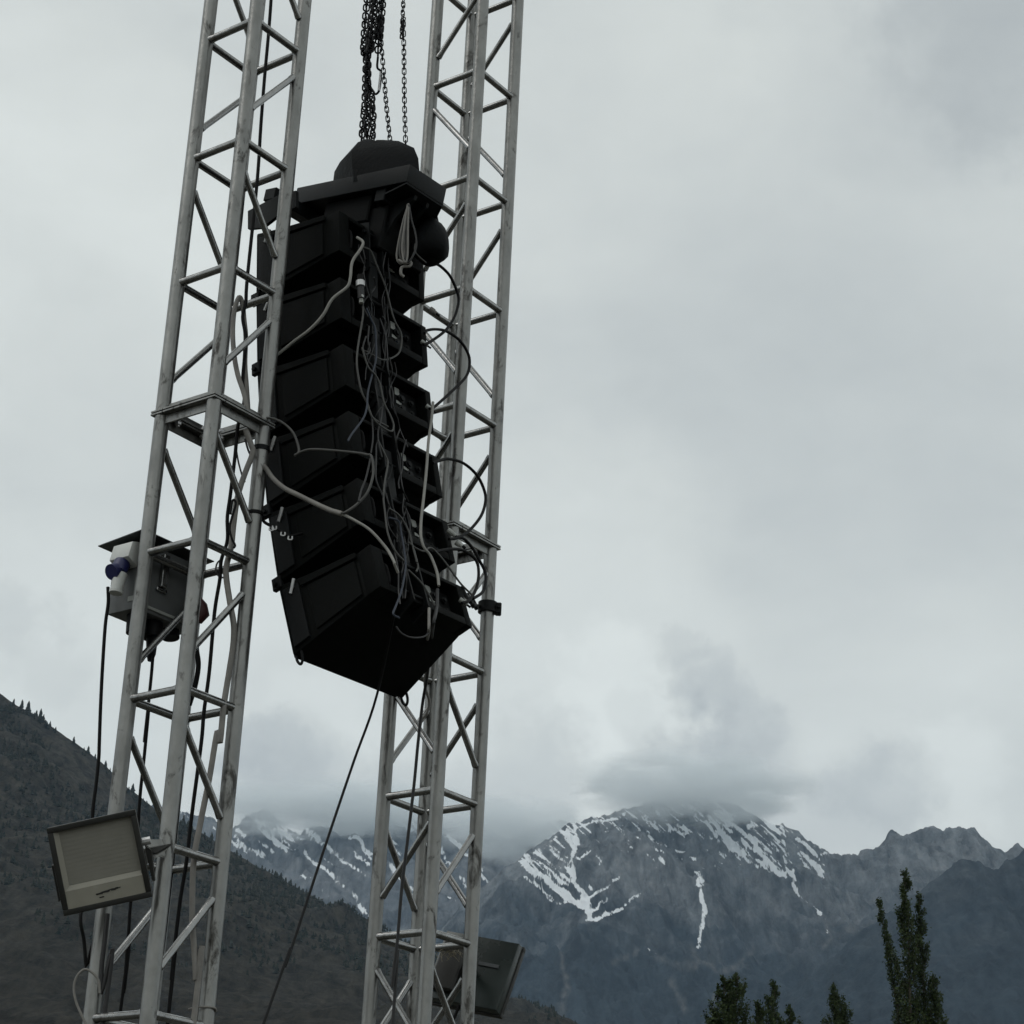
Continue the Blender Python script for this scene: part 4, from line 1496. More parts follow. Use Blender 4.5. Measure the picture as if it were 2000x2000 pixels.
# the fine wires nobody could count in the tangle
tw_o = back(740, 800, 0.04)
tmb = MB(tw_o)
r_ = random.Random(31)
for k in range(26):
    y = r_.uniform(470, 1080)
    cxp = 715 + max(0, (y - 560)) * 0.12 + r_.uniform(-22, 45)
    pts = []
    dxp = r_.uniform(-5, 6)
    for j in range(r_.randint(4, 8)):
        pts.append(back(cxp, y, r_.uniform(0.0, 0.05)))
        y += r_.uniform(14, 34)
        cxp += dxp * 0.6 + r_.gauss(0, 7)
        if y > 1215:
            break
    if len(pts) > 2:
        tmb.tube(smooth_path(pts, 4), r_.uniform(0.0016, 0.0028), 5)
two = tmb.build('wire_tangle', M['cable_dim'], None, 60)
two.location = tw_o
tag(two, 'tangle of fine grey wires down the rear middle of the array', 'wires', kind='stuff')
for (px, py, r1, ln, mm, lab) in ((829, 671, 0.008, 0.030, 'grey_plastic', 'grey plug at the right edge of the second cabinet rear'), (839, 797, 0.008, 0.030, 'grey_plastic', 'grey plug at the right edge of the third cabinet rear'),
                                  (882, 1041, 0.010, 0.034, 'grey_plastic', 'grey plug at the right edge of the fifth cabinet rear'), (897, 1062, 0.012, 0.026, 'white_plastic', 'stubby white plug just below the right tower joint'),
                                  (905, 1176, 0.009, 0.032, 'grey_plastic', 'grey plug at the right edge of the lowest cabinet rear'), (846, 608, 0.011, 0.03, 'conduit', 'pale plug in the gap below the topmost cabinet')):
    c = back(px, py, 0.02)
    pg = thing('cable_plug', lab, 'plug', c, 'plugs at the cabinet rears')
    ax_ = (WD * 0.6 + FB * 0.5 - ZZ * 0.5).normalized()
    mb = MB(c)
    mb.tube([c - ax_ * ln / 2, c + ax_ * ln * 0.1, c + ax_ * ln * 0.11, c + ax_ * ln / 2], r1, 10, radii=[r1, r1, r1 * 0.8, r1 * 0.7])
    mb.build('shell', M[mm], pg)
    mb = MB(c)
    mb.tube([c + ax_ * (ln / 2), c + ax_ * (ln / 2 + 0.014)], r1 * 0.45, 8)
    mb.build('boot', M['rubber'], pg)

# silver connector in the middle of the second cabinet
cc = back(704, 560, 0.045)
con = thing('cable_connector', 'silver and black inline cable connector behind the second cabinet', 'connector', cc)
for (y0, y1, r_, mm, nm) in ((538, 550, 0.0115, 'rubber', 'strain_relief'), (550, 560, 0.0165, 'zinc', 'locking_ring'), (560, 584, 0.0125, 'cable_dim', 'shell'), (584, 592, 0.008, 'grey_plastic', 'tail')):
    mb = MB(cc)
    mb.tube([back(704 + (y0 - 560) * 0.05, y0, 0.05), back(704 + (y1 - 560) * 0.05, y1, 0.05)], r_, 12)
    mb.build(nm, M[mm], con)
mb = MB(cc)
q = back(707, 578, 0.065)
mb.tube([q, q + FB * 0.004], 0.005, 8)
mb.build('rivet', M['white_plastic'], con)

# coil of grey leads tied under the frame
co = at(798, 398, 6.52)
coil = thing('cable_coil', 'hanging coil of grey leads tied at its lower end', 'cable coil', co)
for k, (xs, mm) in enumerate((([(798, 398), (788, 430), (777, 480), (775, 505), (783, 515), (789, 500), (789, 455), (796, 400)], 'conduit'),
                              ([(797, 400), (786, 445), (781, 480), (781, 500), (788, 508), (793, 495), (794, 440), (797, 402)], 'cable_grey'),
                              ([(799, 400), (804, 430), (811, 455), (813, 480), (806, 500), (797, 512), (790, 505)], 'cable_dim'),
                              ([(796, 402), (790, 440), (785, 485), (790, 512), (796, 500), (797, 440), (798, 405)], 'conduit'))):
    mb = MB(co)
    mb.tube(smooth_path([at(x, y, 6.52 - 0.008 * k) for x, y in xs], 5), 0.0036, 7)
    mb.build('lead', M[mm], coil, 60)
mb = MB(co)
mb.tube(smooth_path([at(779, 508, 6.515), at(790, 514, 6.505), at(802, 512, 6.515), at(800, 520, 6.515), at(785, 522, 6.515), at(783, 535, 6.515), at(789, 541, 6.52)], 4), 0.0055, 7)
mb.build('tie', M['conduit'], coil, 60)
cable([at(811, 476, 6.60), at(810, 486, 6.60), at(812, 494, 6.6), at(820, 503, 6.62), at(832, 513, 6.64)], 0.003, M['cable_grey'], 'thin grey lead hanging from the black chain bag')

# straps that steady the array against the towers
cs = at(952, 1188, 7.20)
clamp = thing('pipe_clamp', 'black pipe clamp on the right tower beside the lowest cabinet', 'clamp', cs)
pR = TR.pt('R', 0)
zc_ = on_plane(955, 1187, pR, Vector((0, 1, 0))).z
cl_o = Vector((pR.x, pR.y, zc_))
clamp.location = cl_o
mb = MB()
mb.tube([(0, 0, -0.020), (0, 0, 0.020)], 0.036, 16)
mb.build('collar', M['black_steel'], clamp)
mb = MB()
mb.box(0.028, 0.052, -0.018, 0.018, -0.026, 0.018, 0.004)
mb.build('jaw', M['black_steel'], clamp)
mb = MB()
mb.tube([(0.04, -0.03, 0.0), (0.04, 0.02, 0.0)], 0.006, 8)
mb.build('clamp_bolt', M['black_steel'], clamp)
q = BOXM[5] @ Vector((DEP, WF - IN, -0.07))
pts = [cl_o + Vector((-0.036, -0.01, 0.0))]
for k in range(1, 6):
    pts.append(pts[0].lerp(q, k / 5) + Vector((0, 0, -0.012 * math.sin(math.pi * k / 5) + random.uniform(-.004, .004))))
strap = thing('ratchet_strap', 'black twisted strap tying the lowest cabinet to the right tower', 'strap', q)
mb = MB(q)
mb.tube(smooth_path(pts, 4), 0.008, 6)
mb.build('webbing', M['rubber'], strap)
for k in (1, 2, 3):
    mb = MB(q)
    mb.tube([pts[k] + Vector((-0.008, -0.012, 0.012)), pts[k] + Vector((0.008, 0.012, -0.010))], 0.009, 8)
    mb.build('buckle', M['black_steel'], strap)
# left strap
pL = TL.pt('R', 0)
zs = on_plane(500, 1004, pL, Vector((0, 1, 0))).z
s0 = Vector((pL.x, pL.y, zs))
q = side(590, 1042, 0.01)
strap = thing('ratchet_strap', 'black strap with small shackles tying the fifth cabinet to the left tower', 'strap', s0)
mb = MB(s0)
mb.tube([s0 + Vector((0, 0, -0.006)), s0 + Vector((0, 0, 0.006))], 0.0285, 16)
mb.build('loop', M['rubber'], strap)
ps = [s0 + Vector((0.027, -0.004, -0.004)), at(515, 1018, 6.50), at(527, 1026, 6.50), at(545, 1036, 6.48), at(565, 1047, 6.46), q]
mb = MB(s0)
mb.tube(smooth_path(ps, 4), 0.0055, 6)
mb.build('webbing', M['rubber'], strap)
for (x, y) in ((530, 1032), (536, 1030), (553, 1042), (567, 1050)):
    mb = MB(s0)
    c = at(x, y, 6.44)
    mb.tube(smooth_path([c + Vector((-.006, 0, .005)), c + Vector((-.006, 0, -.006)), c + Vector((.006, 0, -.006)), c + Vector((.006, 0, .005))], 4), 0.0026, 6)
    mb.build('shackle', M['zinc'], strap)

# guide rope from the array to the ground
r0 = BOXM[5] @ Vector((DEP * 0.55, 0.30, -HF - 0.0 + 0.03))
rope_pts = [back(780, 1150, 0.01), on_plane(757, 1250, BOXM[5] @ Vector((0, 0, -HF - 0.004)), (BOXM[5].to_3x3() @ Vector((0, 0, 1)))), at(737, 1354, 6.62), at(690, 1490, 6.45), at(630, 1668, 6.2), at(560, 1880, 5.95), at(518, 1990, 5.8)]
e = rope_pts[-1] + (rope_pts[-1] - rope_pts[-3]) * 6
k = (rope_pts[-1].z - 0.01) / (rope_pts[-1].z - e.z)
rope_pts.append(rope_pts[-1].lerp(e, k))
rope_pts = [rope_pts[0]] + rope_pts[2:]
cable(rope_pts, 0.0042, M['rubber'], 'dark guide rope slanting down left from the lowest cabinet', name='guide_rope', cat='rope')

# lead hanging from the array down in front of the right tower
hp_ = on_back(Z4, [(1390, 560), (1385, 690), (1360, 820)], 0.06) + along(Z4, [(1345, 950), (1325, 1120), (1310, 1230)], 6.75, 6.95) + \
    along(Z9, [(520, 80), (495, 300), (470, 560), (430, 900), (400, 1150), (375, 1450), (345, 1720), (350, 1900)], 7.02, 7.12)
hp_.append(Vector((hp_[-1].x - 0.05, hp_[-1].y, 0.01)))
cable(hp_, 0.0055, M['cable_dim'], 'dark cable hanging down in front of the right tower')
cable(on_back(Z4, [(1330, 700), (1328, 870)], 0.05) + along(Z4, [(1315, 950), (1310, 1130), (1300, 1260)], 6.75, 7.05) + along(Z9, [(560, 60), (545, 130), (515, 170), (500, 250)], 7.1, 7.14), 0.005, M['conduit'], 'pale cable dropping to the right tower and curling at its end')

# ------------------------------------------------------------------ cables in the left tower
cable(along((350, 0, 2.76), [(500, -160), (495, 0), (480, 200), (460, 420), (440, 680), (420, 980)], 6.47, 6.47) + along(Z5, [(210, -60), (200, 100), (180, 200), (200, 330), (190, 480), (180, 620), (190, 740), (150, 900), (130, 1100), (100, 1350), (80, 1500), (80, 1650)], 6.46, 6.46)
      + along(Z6, [(1090, 560), (1080, 700), (1040, 950), (1000, 1400), (960, 1700), (940, 1932)], 6.46, 6.46) + along(Z8, [(1255, 350), (1215, 700), (1160, 1050), (1100, 1600), (1070, 1932)], 6.46, 6.46) + [Vector((-0.98, 6.46, 0.02))],
      0.0062, M['rubber'], 'long black cable running down inside the left tower')
cable(along(Z5, [(215, 830), (190, 700), (150, 580), (125, 450), (115, 300), (125, 160), (155, 70), (178, 110), (190, 220), (200, 330), (195, 500), (205, 650), (215, 800)], 6.42, 6.5),
      0.0085, M['conduit'], 'grey sleeved cable folded over a rung of the left tower')
cable(along(Z5, [(200, 930), (235, 1030), (245, 1080), (200, 1200), (165, 1300), (140, 1400), (120, 1550), (105, 1690)], 6.44, 6.44) + along(Z6, [(1130, 600), (1130, 700), (1160, 900), (1185, 1050), (1180, 1200), (1150, 1400), (1110, 1650), (1080, 1932)], 6.44, 6.44)
      + along(Z7, [(1640, 500), (1580, 850), (1510, 1200), (1460, 1500), (1450, 1932)], 6.44, 6.44) + along(Z8, [(1260, 1200), (1285, 1600), (1270, 1900)], 6.44, 6.44) + [Vector((-0.93, 6.44, 0.02))],
      0.0098, M['conduit'], 'thick grey sleeved cable running down inside the left tower')
cable(along(Z5, [(195, 990), (215, 1060), (240, 1120), (235, 1150)], 6.45, 6.45), 0.0035, M['cable_dim'], 'short thin lead below the left tower joint')
cable(along(Z5, [(130, 1000), (150, 1130), (180, 1240), (195, 1270)], 6.46, 6.46), 0.003, M['cable_dim'], 'thin bowed lead inside the left tower')
cable(along(Z5, [(100, 1480), (115, 1390), (135, 1410), (110, 1500), (95, 1570), (110, 1640), (130, 1680), (120, 1700)], 6.42, 6.42), 0.004, M['rubber'], 'knot of black cable hanging inside the left tower')
cable(along(Z6, [(1105, 540), (1060, 580), (1050, 640), (1075, 680), (1110, 690)], 6.5, 6.5), 0.003, M['cable_dim'], 'small wire loop around a rung of the left tower')
cable(along(Z6, [(900, 1160), (905, 1240), (918, 1350), (895, 1500), (850, 1650), (820, 1780)], 6.62, 6.62) + [at(300, 1980, 6.62), Vector((-1.12, 6.62, 0.02))], 0.0085, M['rubber'], 'black cable hanging from the red plug behind the front chord')
# bottom-left cables
cable(along(Z6, [(235, 760), (237, 880), (215, 1050), (195, 1350), (180, 1650), (170, 1932)], 6.52, 6.52) + along(Z7, [(745, 700), (725, 900), (700, 1100), (660, 1600)], 6.52, 6.52) + along(Z8, [(415, 1120), (440, 1300), (455, 1500), (470, 1800)], 6.45, 6.45) + [Vector((-1.30, 6.45, 0.02))],
      0.0058, M['rubber'], 'black cable hanging from the blue plug of the power box')
cable(along(Z6, [(580, 1210), (565, 1400), (550, 1550), (535, 1700), (510, 1932)], 6.60, 6.60) + along(Z7, [(1120, 350), (1085, 720), (1060, 950), (1045, 1150)], 6.6, 6.6) + along(Z8, [(850, 420), (790, 1050), (780, 1200), (740, 1700), (720, 1800)], 6.6, 6.6) + [Vector((-1.17, 6.6, 0.02))],
      0.0055, M['rubber'], 'black cable hanging from the grey plug under the power box')
cable(along(Z8, [(560, 1700), (545, 1590), (460, 1520), (395, 1560), (365, 1650), (380, 1760), (430, 1880), (470, 1960)], 6.36, 6.36), 0.0038, M['conduit'], 'pale cord looped around the base of the left tower')
cable(along(Z8, [(620, 1100), (600, 1300), (575, 1500), (570, 1700), (590, 1900)], 6.42, 6.42) + [Vector((-1.24, 6.42, 0.02))], 0.007, M['cable_dim'], 'dark grey cable hanging behind the left floodlight')
p = TL.pt('R', 0)
zt = on_plane(410, 1971, p, Vector((0, 1, 0))).z
cable([Vector((p.x - 0.055, p.y - 0.0, zt - .003)), Vector((p.x - 0.02, p.y - 0.03, zt)), Vector((p.x + 0.022, p.y - 0.02, zt + 0.002)), Vector((p.x + 0.028, p.y + 0.0, zt - 0.006))], 0.0035, M['conduit'], 'pale cable tie around the right chord of the left tower', name='cable_tie', cat='cable tie')

# ------------------------------------------------------------------ power box on the left tower
PO = Vector((TL.X, TL.Y, 0))
PR = Matrix.Rotation(TL.A, 4, 'Z')


def tl_local(px, py, yl):
    q = on_plane(px, py, PO + TL.dy * yl, TL.dy)
    return Vector(((q - PO).dot(TL.dx), (q - PO).dot(TL.dy), q.z))


e_t, e_b = tl_local(278, 1055, 0.155), tl_local(268, 1188, 0.155)
r_b = tl_local(362, 1188, 0.155)
xa = (e_t.x + e_b.x) / 2
xb = xa + 0.27
z1, z0 = e_t.z, e_b.z
ya, yb = 0.155, 0.155 + 0.135
pb_o = PO + TL.dx * ((xa + xb) / 2) + TL.dy * ((ya + yb) / 2) + ZZ * z0
pm = Matrix.Translation(-pb_o) @ Matrix.Translation(PO) @ PR
pbox = thing('power_box', 'grey power distribution box with sheet metal hood on the left tower', 'power box', pb_o)
mb = MB()
mb.box(xa, xb, ya, yb, z0, z1, 0.004, pm, 2)
mb.build('housing', M['box_grey'], pbox)
mb = MB()
mb.hexa([pm @ Vector(c) for c in ((xa - 0.035, ya - 0.03, z1 + 0.022), (xb + 0.03, ya - 0.03, z1 + 0.022), (xb + 0.03, yb + 0.045, z1 + 0.004), (xa - 0.035, yb + 0.045, z1 + 0.004),
                                  (xa - 0.035, ya - 0.03, z1 + 0.025), (xb + 0.03, ya - 0.03, z1 + 0.025), (xb + 0.03, yb + 0.045, z1 + 0.007), (xa - 0.035, yb + 0.045, z1 + 0.007))])
mb.build('hood', M['hood_grey'], pbox, 0)
mb = MB()
mb.box(xa + 0.004, xb - 0.004, ya - 0.006, ya - 0.001, z0 + 0.012, z0 + 0.022, 0.001, pm)
mb.build('seam_strip', M['grey_plastic'], pbox)
mb = MB()
mb.box(xa + 0.085, xa + 0.112, ya - 0.018, ya - 0.001, z0 + 0.10, z1 - 0.02, 0.002, pm)
mb.build('mounting_bracket', M['alu_brace'], pbox)
mb = MB()
mb.box(xa + 0.075, xa + 0.122, ya - 0.010, ya - 0.001, z0 + 0.085, z0 + 0.098, 0.002, pm)
mb.build('mounting_bracket', M['alu_brace'], pbox)
# blue inlet on the left end
ym = (ya + yb) / 2 - 0.012
mb = MB()
mb.hexa([pm @ Vector(c) for c in ((xa - 0.050, ym - 0.045, z1 - 0.068), (xa - 0.0005, ym - 0.045, z1 - 0.092), (xa - 0.0005, ym + 0.045, z1 - 0.092), (xa - 0.050, ym + 0.045, z1 - 0.068),
                                  (xa - 0.038, ym - 0.045, z1 - 0.012), (xa - 0.0005, ym - 0.045, z1 - 0.002), (xa - 0.0005, ym + 0.045, z1 - 0.002), (xa - 0.038, ym + 0.045, z1 - 0.012))], 0.005, 2)
mb.build('socket_housing', M['white_plastic'], pbox)
ax = Vector((-0.40, -0.10, -0.9)).normalized()
c0 = Vector((xa - 0.030, ym, z1 - 0.078))
mb = MB()
mb.tube([pm @ c0, pm @ (c0 + ax * 0.045)], 0.028, 16)
mb.build('socket_collar', M['blue'], pbox)
mb = MB()
c1 = c0 + Vector((-0.040, 0.0, -0.045))
mb.tube([pm @ (c1 + Vector((0.016, 0, 0.010))), pm @ (c1 + Vector((-0.004, 0, -0.002)))], 0.027, 16)
mb.build('socket_flap', M['blue'], pbox)
mb = MB()
c2 = c0 + ax * 0.047 + Vector((0.008, -0.004, 0))
plug_ax = Vector((-0.12, 0.02, -1)).normalized()
mb.tube([pm @ c2, pm @ (c2 + plug_ax * 0.06), pm @ (c2 + plug_ax * 0.062), pm @ (c2 + plug_ax * 0.072)], 0.020, 14, radii=[0.023, 0.020, 0.0235, 0.0225])
mb.build('plug', M['white_plastic'], pbox)
mb = MB()
mb.box(xa - 0.003, xa - 0.0005, ym - 0.055, ym - 0.015, z0 + 0.028, z0 + 0.045, 0, pm)
mb.build('rating_label', M['grey_plastic'], pbox, 0)
# outlets underneath
for k, (fx, mm, nm, rr, ln) in enumerate(((0.06, 'rubber', 'outlet', 0.034, 0.06), (0.132, 'rubber', 'outlet', 0.034, 0.055), (0.215, 'rubber', 'outlet', 0.03, 0.03))):
    mb = MB()
    c = Vector((xa + fx, ya + 0.055, z0 - 0.0005))
    mb.tube([pm @ c, pm @ (c + Vector((0, -0.005, -ln)))], rr, 16)
    ou = mb.build(nm, M[mm], pbox)
    if k < 2:
        mb = MB()
        c = c + Vector((0, -0.005, -ln - 0.0005))
        mb.tube([pm @ c, pm @ (c + Vector((0, -0.004, -0.055))), pm @ (c + Vector((0, -0.004, -0.08)))], 0.019, 14, radii=[0.02, 0.016, 0.009])
        mb.build('plug', M['grey_plastic'] if k == 0 else M['rubber'], ou)
rp = at(396, 1195, 6.62)
mb = MB(pb_o)
mb.tube([rp + Vector((-0.02, 0, 0.045)), rp + Vector((-0.008, 0, 0.02)), rp + Vector((0.0, 0, -0.008)), rp + Vector((-0.012, 0, -0.035))], 0.02, 12, radii=[0.012, 0.022, 0.024, 0.014])
mb.build('red_plug', M['red'], pbox, 60)
mb = MB(pb_o)
q = PO + TL.dx * (xb - 0.01) + TL.dy * (ya + 0.05) + ZZ * (z0 + 0.02)
mb.tube([q, rp + Vector((-0.02, 0, 0.045))], 0.014, 10)
mb.build('red_plug_lead', M['rubber'], pbox)

# ------------------------------------------------------------------ floodlights
def quad_frame(corners, p, n):
    """3D corners TL, TR, BR, BL of a flat panel seen at those pixels, lying in plane (p, n)"""
    return [on_plane(x, y, p, n) for x, y in corners]


FL_Y = 6.17
cpt = at(195, 1685, FL_Y)
view = (cpt - EYEP).normalized()
nrm = (-view + Vector((-0.10, 0, -0.10))).normalized()            # faces the camera, a little downwards
c4 = quad_frame([(85, 1620), (257, 1581), (306, 1750), (131, 1787)], cpt, nrm)
ex = ((c4[1] - c4[0]) + (c4[2] - c4[3])).normalized()
ez = nrm.cross(ex).normalized()
if ez.z < 0:
    ez = -ez
ey = ez.cross(ex)          # points away from the lamp face
if ey.dot(nrm) > 0:
    ey = -ey
ctr = sum(c4, Vector()) / 4
W = ((c4[1] - c4[0]).length + (c4[2] - c4[3]).length) / 2
H = ((c4[0] - c4[3]).length + (c4[1] - c4[2]).length) / 2
LM = Matrix(((ex.x, ey.x, ez.x, ctr.x), (ex.y, ey.y, ez.y, ctr.y), (ex.z, ey.z, ez.z, ctr.z), (0, 0, 0, 1)))


def floodlight(label, LM, W, H, front=True):
    L = thing('floodlight', label, 'floodlight', None, 'floodlights on the towers', matrix=LM)
    w, h = W / 2, H / 2
    b = 0.017
    kx = 0.86 if front else 0.95
    mb = MB()
    mb.hexa([(-w + .004, 0.013, -h + .004), (w - .004, 0.013, -h + .004), (w * kx, 0.050, -h * kx), (-w * kx, 0.050, -h * kx),
             (-w + .004, 0.013, h - .004), (w - .004, 0.013, h - .004), (w * kx, 0.050, h * kx), (-w * kx, 0.050, h * kx)], 0.004, 2)
    mb.build('housing', M['lamp_glass_back'], L)
    for (x0, x1, z0_, z1_) in ((-w, w, h - b, h), (-w, w, -h, -h + b), (-w, -w + b, -h + b, h - b), (w - b, w, -h + b, h - b)):
        mb = MB()
        mb.box(x0, x1, -0.010, 0.0125, z0_, z1_, 0.003, seg=2)
        mb.build('bezel', M['lamp_body'], L)
    zi = -h + b + 0.052
    mb = MB()
    mb.box(-w + b, w - b, 0.006, 0.011, -h + b, h - b)
    mb.build('back_board', M['lamp_board'], L, 0)
    # slanted reflector walls round the LED board
    xi0, xi1, zi1 = -w + b, w - b, h - b
    rb = 0.014
    for nm, poly in (('reflector_wall', [(xi0, -0.006, zi), (xi0 + rb, 0.0055, zi + rb), (xi0 + rb, 0.0055, zi1 - 0.004), (xi0, -0.006, zi1)]),
                     ('reflector_wall', [(xi0, -0.006, zi), (xi1, -0.006, zi), (xi1 - 0.004, 0.0055, zi + rb), (xi0 + rb, 0.0055, zi + rb)])):
        mb = MB()
        mb.prism(poly, (0, 0.0015, 0))
        mb.build(nm, M['lamp_beige'], L, 0)
    mb = MB()
    mb.box(xi0, xi1, -0.006, -0.003, -h + b, zi - 0.0005)
    st = mb.build('front_strip', M['lamp_beige'], L, 0)
    # rows of the LED board
    nrow = 13
    for k in range(nrow):
        z = zi + rb + 0.006 + (zi1 - zi - rb - 0.012) * k / (nrow - 1)
        mb = MB()
        mb.box(xi0 + rb + 0.004, xi1 - 0.008, 0.0056, 0.00595, z - 0.0036, z + 0.0036)
        mb.build('led_row', M['lamp_line'], L, 0)
    # worn print on the strip
    mb = MB()
    zz = -h + b + 0.026
    r_ = random.Random(3)
    x = -0.028
    for k in range(13):
        dx = r_.uniform(0.004, 0.009)
        mb.box(x, x + dx, -0.0075, -0.0062, zz + 0.0015 * k * 0.3 - r_.uniform(0.001, 0.004), zz + 0.0015 * k * 0.3 + r_.uniform(0.001, 0.003))
        x += dx * 0.9
    mb.box(-0.020, -0.006, -0.0075, -0.0062, zz - 0.013, zz - 0.010)
    mb.build('worn_print', M['print'], st, 0)
    for k in range(9 if front else 0):
        mb = MB()
        x = -w * 0.7 + 1.4 * w * k / 8
        mb.box(x - 0.002, x + 0.002, 0.0505, 0.068, -h * 0.7, h * 0.7)
        mb.build('fin', M['lamp_body'], L, 0)
    return L


FLA = floodlight('large square beige-faced floodlight tilted on the left tower', LM, W, H)
# yoke and arm to the front chord
mb = MB()
pM = TL.pt('M', 0)
zb = on_plane(322, 1660, pM, Vector((0, 1, 0))).z
tip = LM.inverted() @ Vector((pM.x, pM.y, zb))
mb.prism([(W / 2 + 0.004, 0.02, 0.02), (W / 2 + 0.004, 0.02, -0.085), (W / 2 + 0.012, 0.02, -0.09), (W / 2 + 0.020, 0.02, 0.0)], (0, 0.03, 0))
mb.build('yoke_side', M['lamp_body'], FLA, 0)
mb = MB()
mb.prism([(-W / 2 - 0.004, 0.02, 0.02), (-W / 2 - 0.004, 0.02, -0.085), (-W / 2 - 0.010, 0.02, -0.09), (-W / 2 - 0.010, 0.02, 0.02)], (0, 0.03, 0))
mb.build('yoke_side', M['lamp_body'], FLA, 0)
mb = MB()
mb.tube([(W / 2 - 0.01, 0.035, 0.03), (W / 2 + 0.022, 0.035, 0.03)], 0.012, 10)
mb.build('yoke_bolt', M['zinc'], FLA)
li = LM.inverted()
A_ = [li @ on_plane(x, y, Vector((0, FL_Y + 0.06, 0)), Vector((0, 1, 0))) for x, y in ((283, 1657), (338, 1648), (316, 1668), (284, 1690))]
mb = MB()
mb.prism(A_, (0, 0.03, 0))
mb.build('mounting_plate', M['alu'], FLA, 0)
mb = MB()
mb.prism([li @ on_plane(x, y, Vector((0, FL_Y + 0.05, 0)), Vector((0, 1, 0))) for x, y in ((284, 1658), (338, 1647), (305, 1666), (290, 1665))], (0, 0.008, 0))
mb.build('mounting_plate_shade', M['lamp_body'], FLA, 0)  # thin dark sheet before the plate, its colour standing in for a shaded hollow
mb = MB()
mb.prism([li @ p for p in (Vector((pM.x, pM.y - 0.026, zb + 0.02)), Vector((pM.x + 0.004, pM.y - 0.026, zb - 0.03)), Vector((pM.x - 0.05, FL_Y + 0.07, zb - 0.03)), Vector((pM.x - 0.05, FL_Y + 0.07, zb + 0.01)))], (0, 0, 0.006))
mb.build('tower_bracket', M['alu'], FLA, 0)

# right floodlight: back turned to us, behind the right tower
FR_Y = 7.66
ctr = Vector((-0.0641, FR_Y, 3.0031))
W2, H2 = 0.305, 0.2763
LM2 = (Matrix.Rotation(-0.3187, 4, 'Z') @ Matrix.Rotation(-0.2713, 4, 'X') @ Matrix.Rotation(0.2019, 4, 'Y')) @ Matrix.Rotation(math.pi, 4, 'Z')
LM2 = Matrix.Translation(ctr - LM2.to_3x3() @ Vector((0, 0.03, 0))) @ LM2
FLB = floodlight('dark floodlight seen from behind, beyond the right tower', LM2, W2, H2, False)
mb = MB()
mb.box(0.028, 0.125, 0.0505, 0.085, -0.105, 0.085, 0.006)
mb.build('dark_back_box', M['lamp_body'], FLB)  # box added to give the left of the lamp back its darker shade
mb = MB()
mb.box(-0.10, -0.02, 0.0505, 0.056, 0.02, 0.035, 0.002)
mb.build('type_plate', M['hood_grey'], FLB)
mb = MB()
mb.tube([(0, 0.045, -H2 / 2 - 0.0), (0, 0.05, -H2 / 2 - 0.06)], 0.006, 8)
mb.build('cable_gland', M['rubber'], FLB)
pB_ = TR.pt('R', 0)
tgt = LM2.inverted() @ Vector((pB_.x, pB_.y + 0.02, ctr.z))
mb = MB()
mb.tube([(0, 0.06, 0.0), tgt], 0.012, 8)
mb.build('mounting_arm', M['lamp_body'], FLB)
g0 = LM2 @ Vector((0, 0.05, -H2 / 2 - 0.055))
cable([g0, g0 + Vector((0.002, 0, -0.2)), g0 + Vector((-0.01, 0, -0.8)), Vector((g0.x - 0.02, g0.y, 0.02))], 0.005, M['rubber'], 'black cable hanging from the right floodlight')
# straw caught on the lamp
so = at(882, 1862, 7.50)
straw = MB(so)
r_ = random.Random(9)
for k in range(46):
    a = at(852 + r_.random() * 50, 1856 + r_.random() * 7 + 5 * math.sin(k), 7.50 + r_.uniform(-.02, .03))
    d_ = Vector((r_.uniform(-.03, .03), r_.uniform(-.015, .015), r_.uniform(-.025, .012)))
    straw.tube([a, a + d_ * 0.6 + Vector((0, 0, .004)), a + d_], 0.0011, 4)
so_ = straw.build('straw_tuft', M['straw'], None)
so_.location = so
tag(so_, 'tuft of pale straw caught inside the right tower above the floodlight', 'straw')


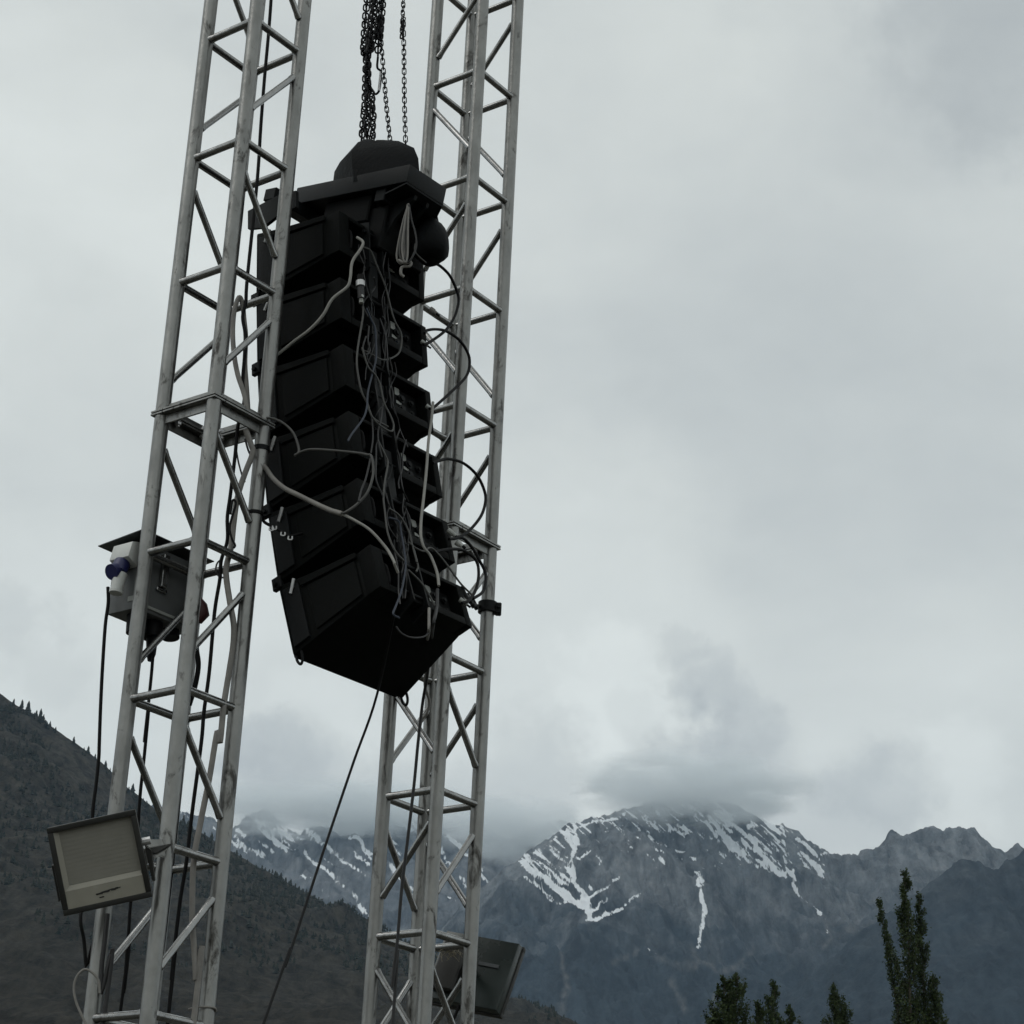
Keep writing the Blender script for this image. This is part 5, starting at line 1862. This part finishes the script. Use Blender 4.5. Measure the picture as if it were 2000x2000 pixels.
# ------------------------------------------------------------------ poplars
def poplar(px, py, Y, lean, spires, label, seed):
    """tall narrow poplar whose tip stands at the pixel; spires: (dx, drop, radius) of each leading shoot"""
    r_ = random.Random(seed)
    tip = at(px, py, Y)
    base = Vector((tip.x - lean, Y, 0))
    t = thing('poplar_tree', label, 'tree', base, 'poplars in the valley')
    H = tip.z
    mb = MB()
    axes = []
    for (dx, drop, rad) in spires:
        top = Vector((lean + dx, r_.uniform(-.3, .3), H - drop))
        ax = [Vector((lean * (k / 7) ** 2.6 + dx * min(1, (k / 7) ** 0.5 * 1.0), top.y * k / 7, top.z * k / 7)) + Vector((math.sin(k * 1.1 + seed) * 0.06, math.cos(k + seed) * 0.06, 0)) * (k > 0) for k in range(8)]
        ax[-1] = top
        ax[0] = Vector((0, 0, 0))
        ax[1] = Vector((0.2 * dx, 0, H * 0.13))
        axes.append((smooth_path(ax, 6), rad))
        mb.tube(smooth_path(ax, 6), 0.1, 8, radii=[max(0.012, 0.24 * (1 - k / 42) ** 1.1) for k in range(43)])
    vv, ff = [], []
    for ax, rad in axes:
        n = len(ax)
        Ls = (ax[-1] - ax[0]).length
        nb = int(Ls * 7)
        for b in range(nb):
            s = min(0.2 + 0.8 * (b + r_.random()) / nb, 0.992)
            i = s * (n - 1)
            p = ax[int(i)].lerp(ax[min(int(i) + 1, n - 1)], i % 1)
            a = r_.uniform(0, 2 * math.pi)
            taper = min(1.0, (1 - s) * Ls / 4.0) ** 0.75
            ln = rad * taper * r_.uniform(0.7, 2.3) + 0.10
            out = Vector((math.cos(a), math.sin(a), 0))
            q1 = p + out * ln * 0.30 + ZZ * ln * 0.55
            q2 = p + out * ln * 0.46 + ZZ * ln * (1.2 if s < 0.93 else 0.8)
            if s > 0.5 or b % 3 == 0:
                mb.tube([p, q1, q2], 0.01, 4, radii=[0.014, 0.009, 0.004])
            nl = int(18 + 135 * min(1.2, ln)) if s > 0.55 else 26
            sp = 0.035 + 0.03 * taper
            for _ in range(nl):
                u = r_.random() ** 0.75
                c = (p.lerp(q1, u * 2) if u < 0.5 else q1.lerp(q2, u * 2 - 1)) + Vector((r_.gauss(0, sp), r_.gauss(0, sp), r_.gauss(0, sp * 1.5)))
                sz = r_.uniform(0.032, 0.062)
                e1 = Vector((r_.gauss(0, 1), r_.gauss(0, 1), r_.gauss(0, 1))).normalized()
                e2 = e1.orthogonal().normalized()
                k0 = len(vv)
                vv += [c - e1 * sz, c + e2 * sz * 0.75, c + e1 * sz, c - e2 * sz * 0.75]
                ff.append((k0, k0 + 1, k0 + 2, k0 + 3))
    mb.build('trunk', M['bark'], t, 60)
    lm = bpy.data.meshes.new('crown')
    lm.from_pydata(vv, [], ff)
    link('crown', lm, M['leaf'], t)


poplar(1763, 1704, 74, -0.15, [(0, 0, 0.56), (0.60, 0.72, 0.36), (1.0, 3.6, 0.55)], 'tallest dark poplar with two leading shoots at the lower right', 1)
poplar(1718, 1754, 76, -1.15, [(0, 0, 0.25)], 'slender single-spired poplar just left of the tallest one', 2)
poplar(1440, 1908, 72, 0.3, [(0, 0, 0.95), (-0.42, 0.1, 0.85), (0.7, 0.9, 0.9), (-0.7, 1.2, .9)], 'broad-topped poplar, leftmost at the lower edge', 3)
poplar(1513, 1922, 78, 0.2, [(0, 0, 0.8), (0.55, 0.9, 0.85)], 'small poplar tip second from the left at the lower edge', 4)
poplar(1630, 1925, 80, -0.2, [(0, 0, 0.85), (0.4, 0.7, 0.8)], 'small pointed poplar tip midway along the lower edge', 5)
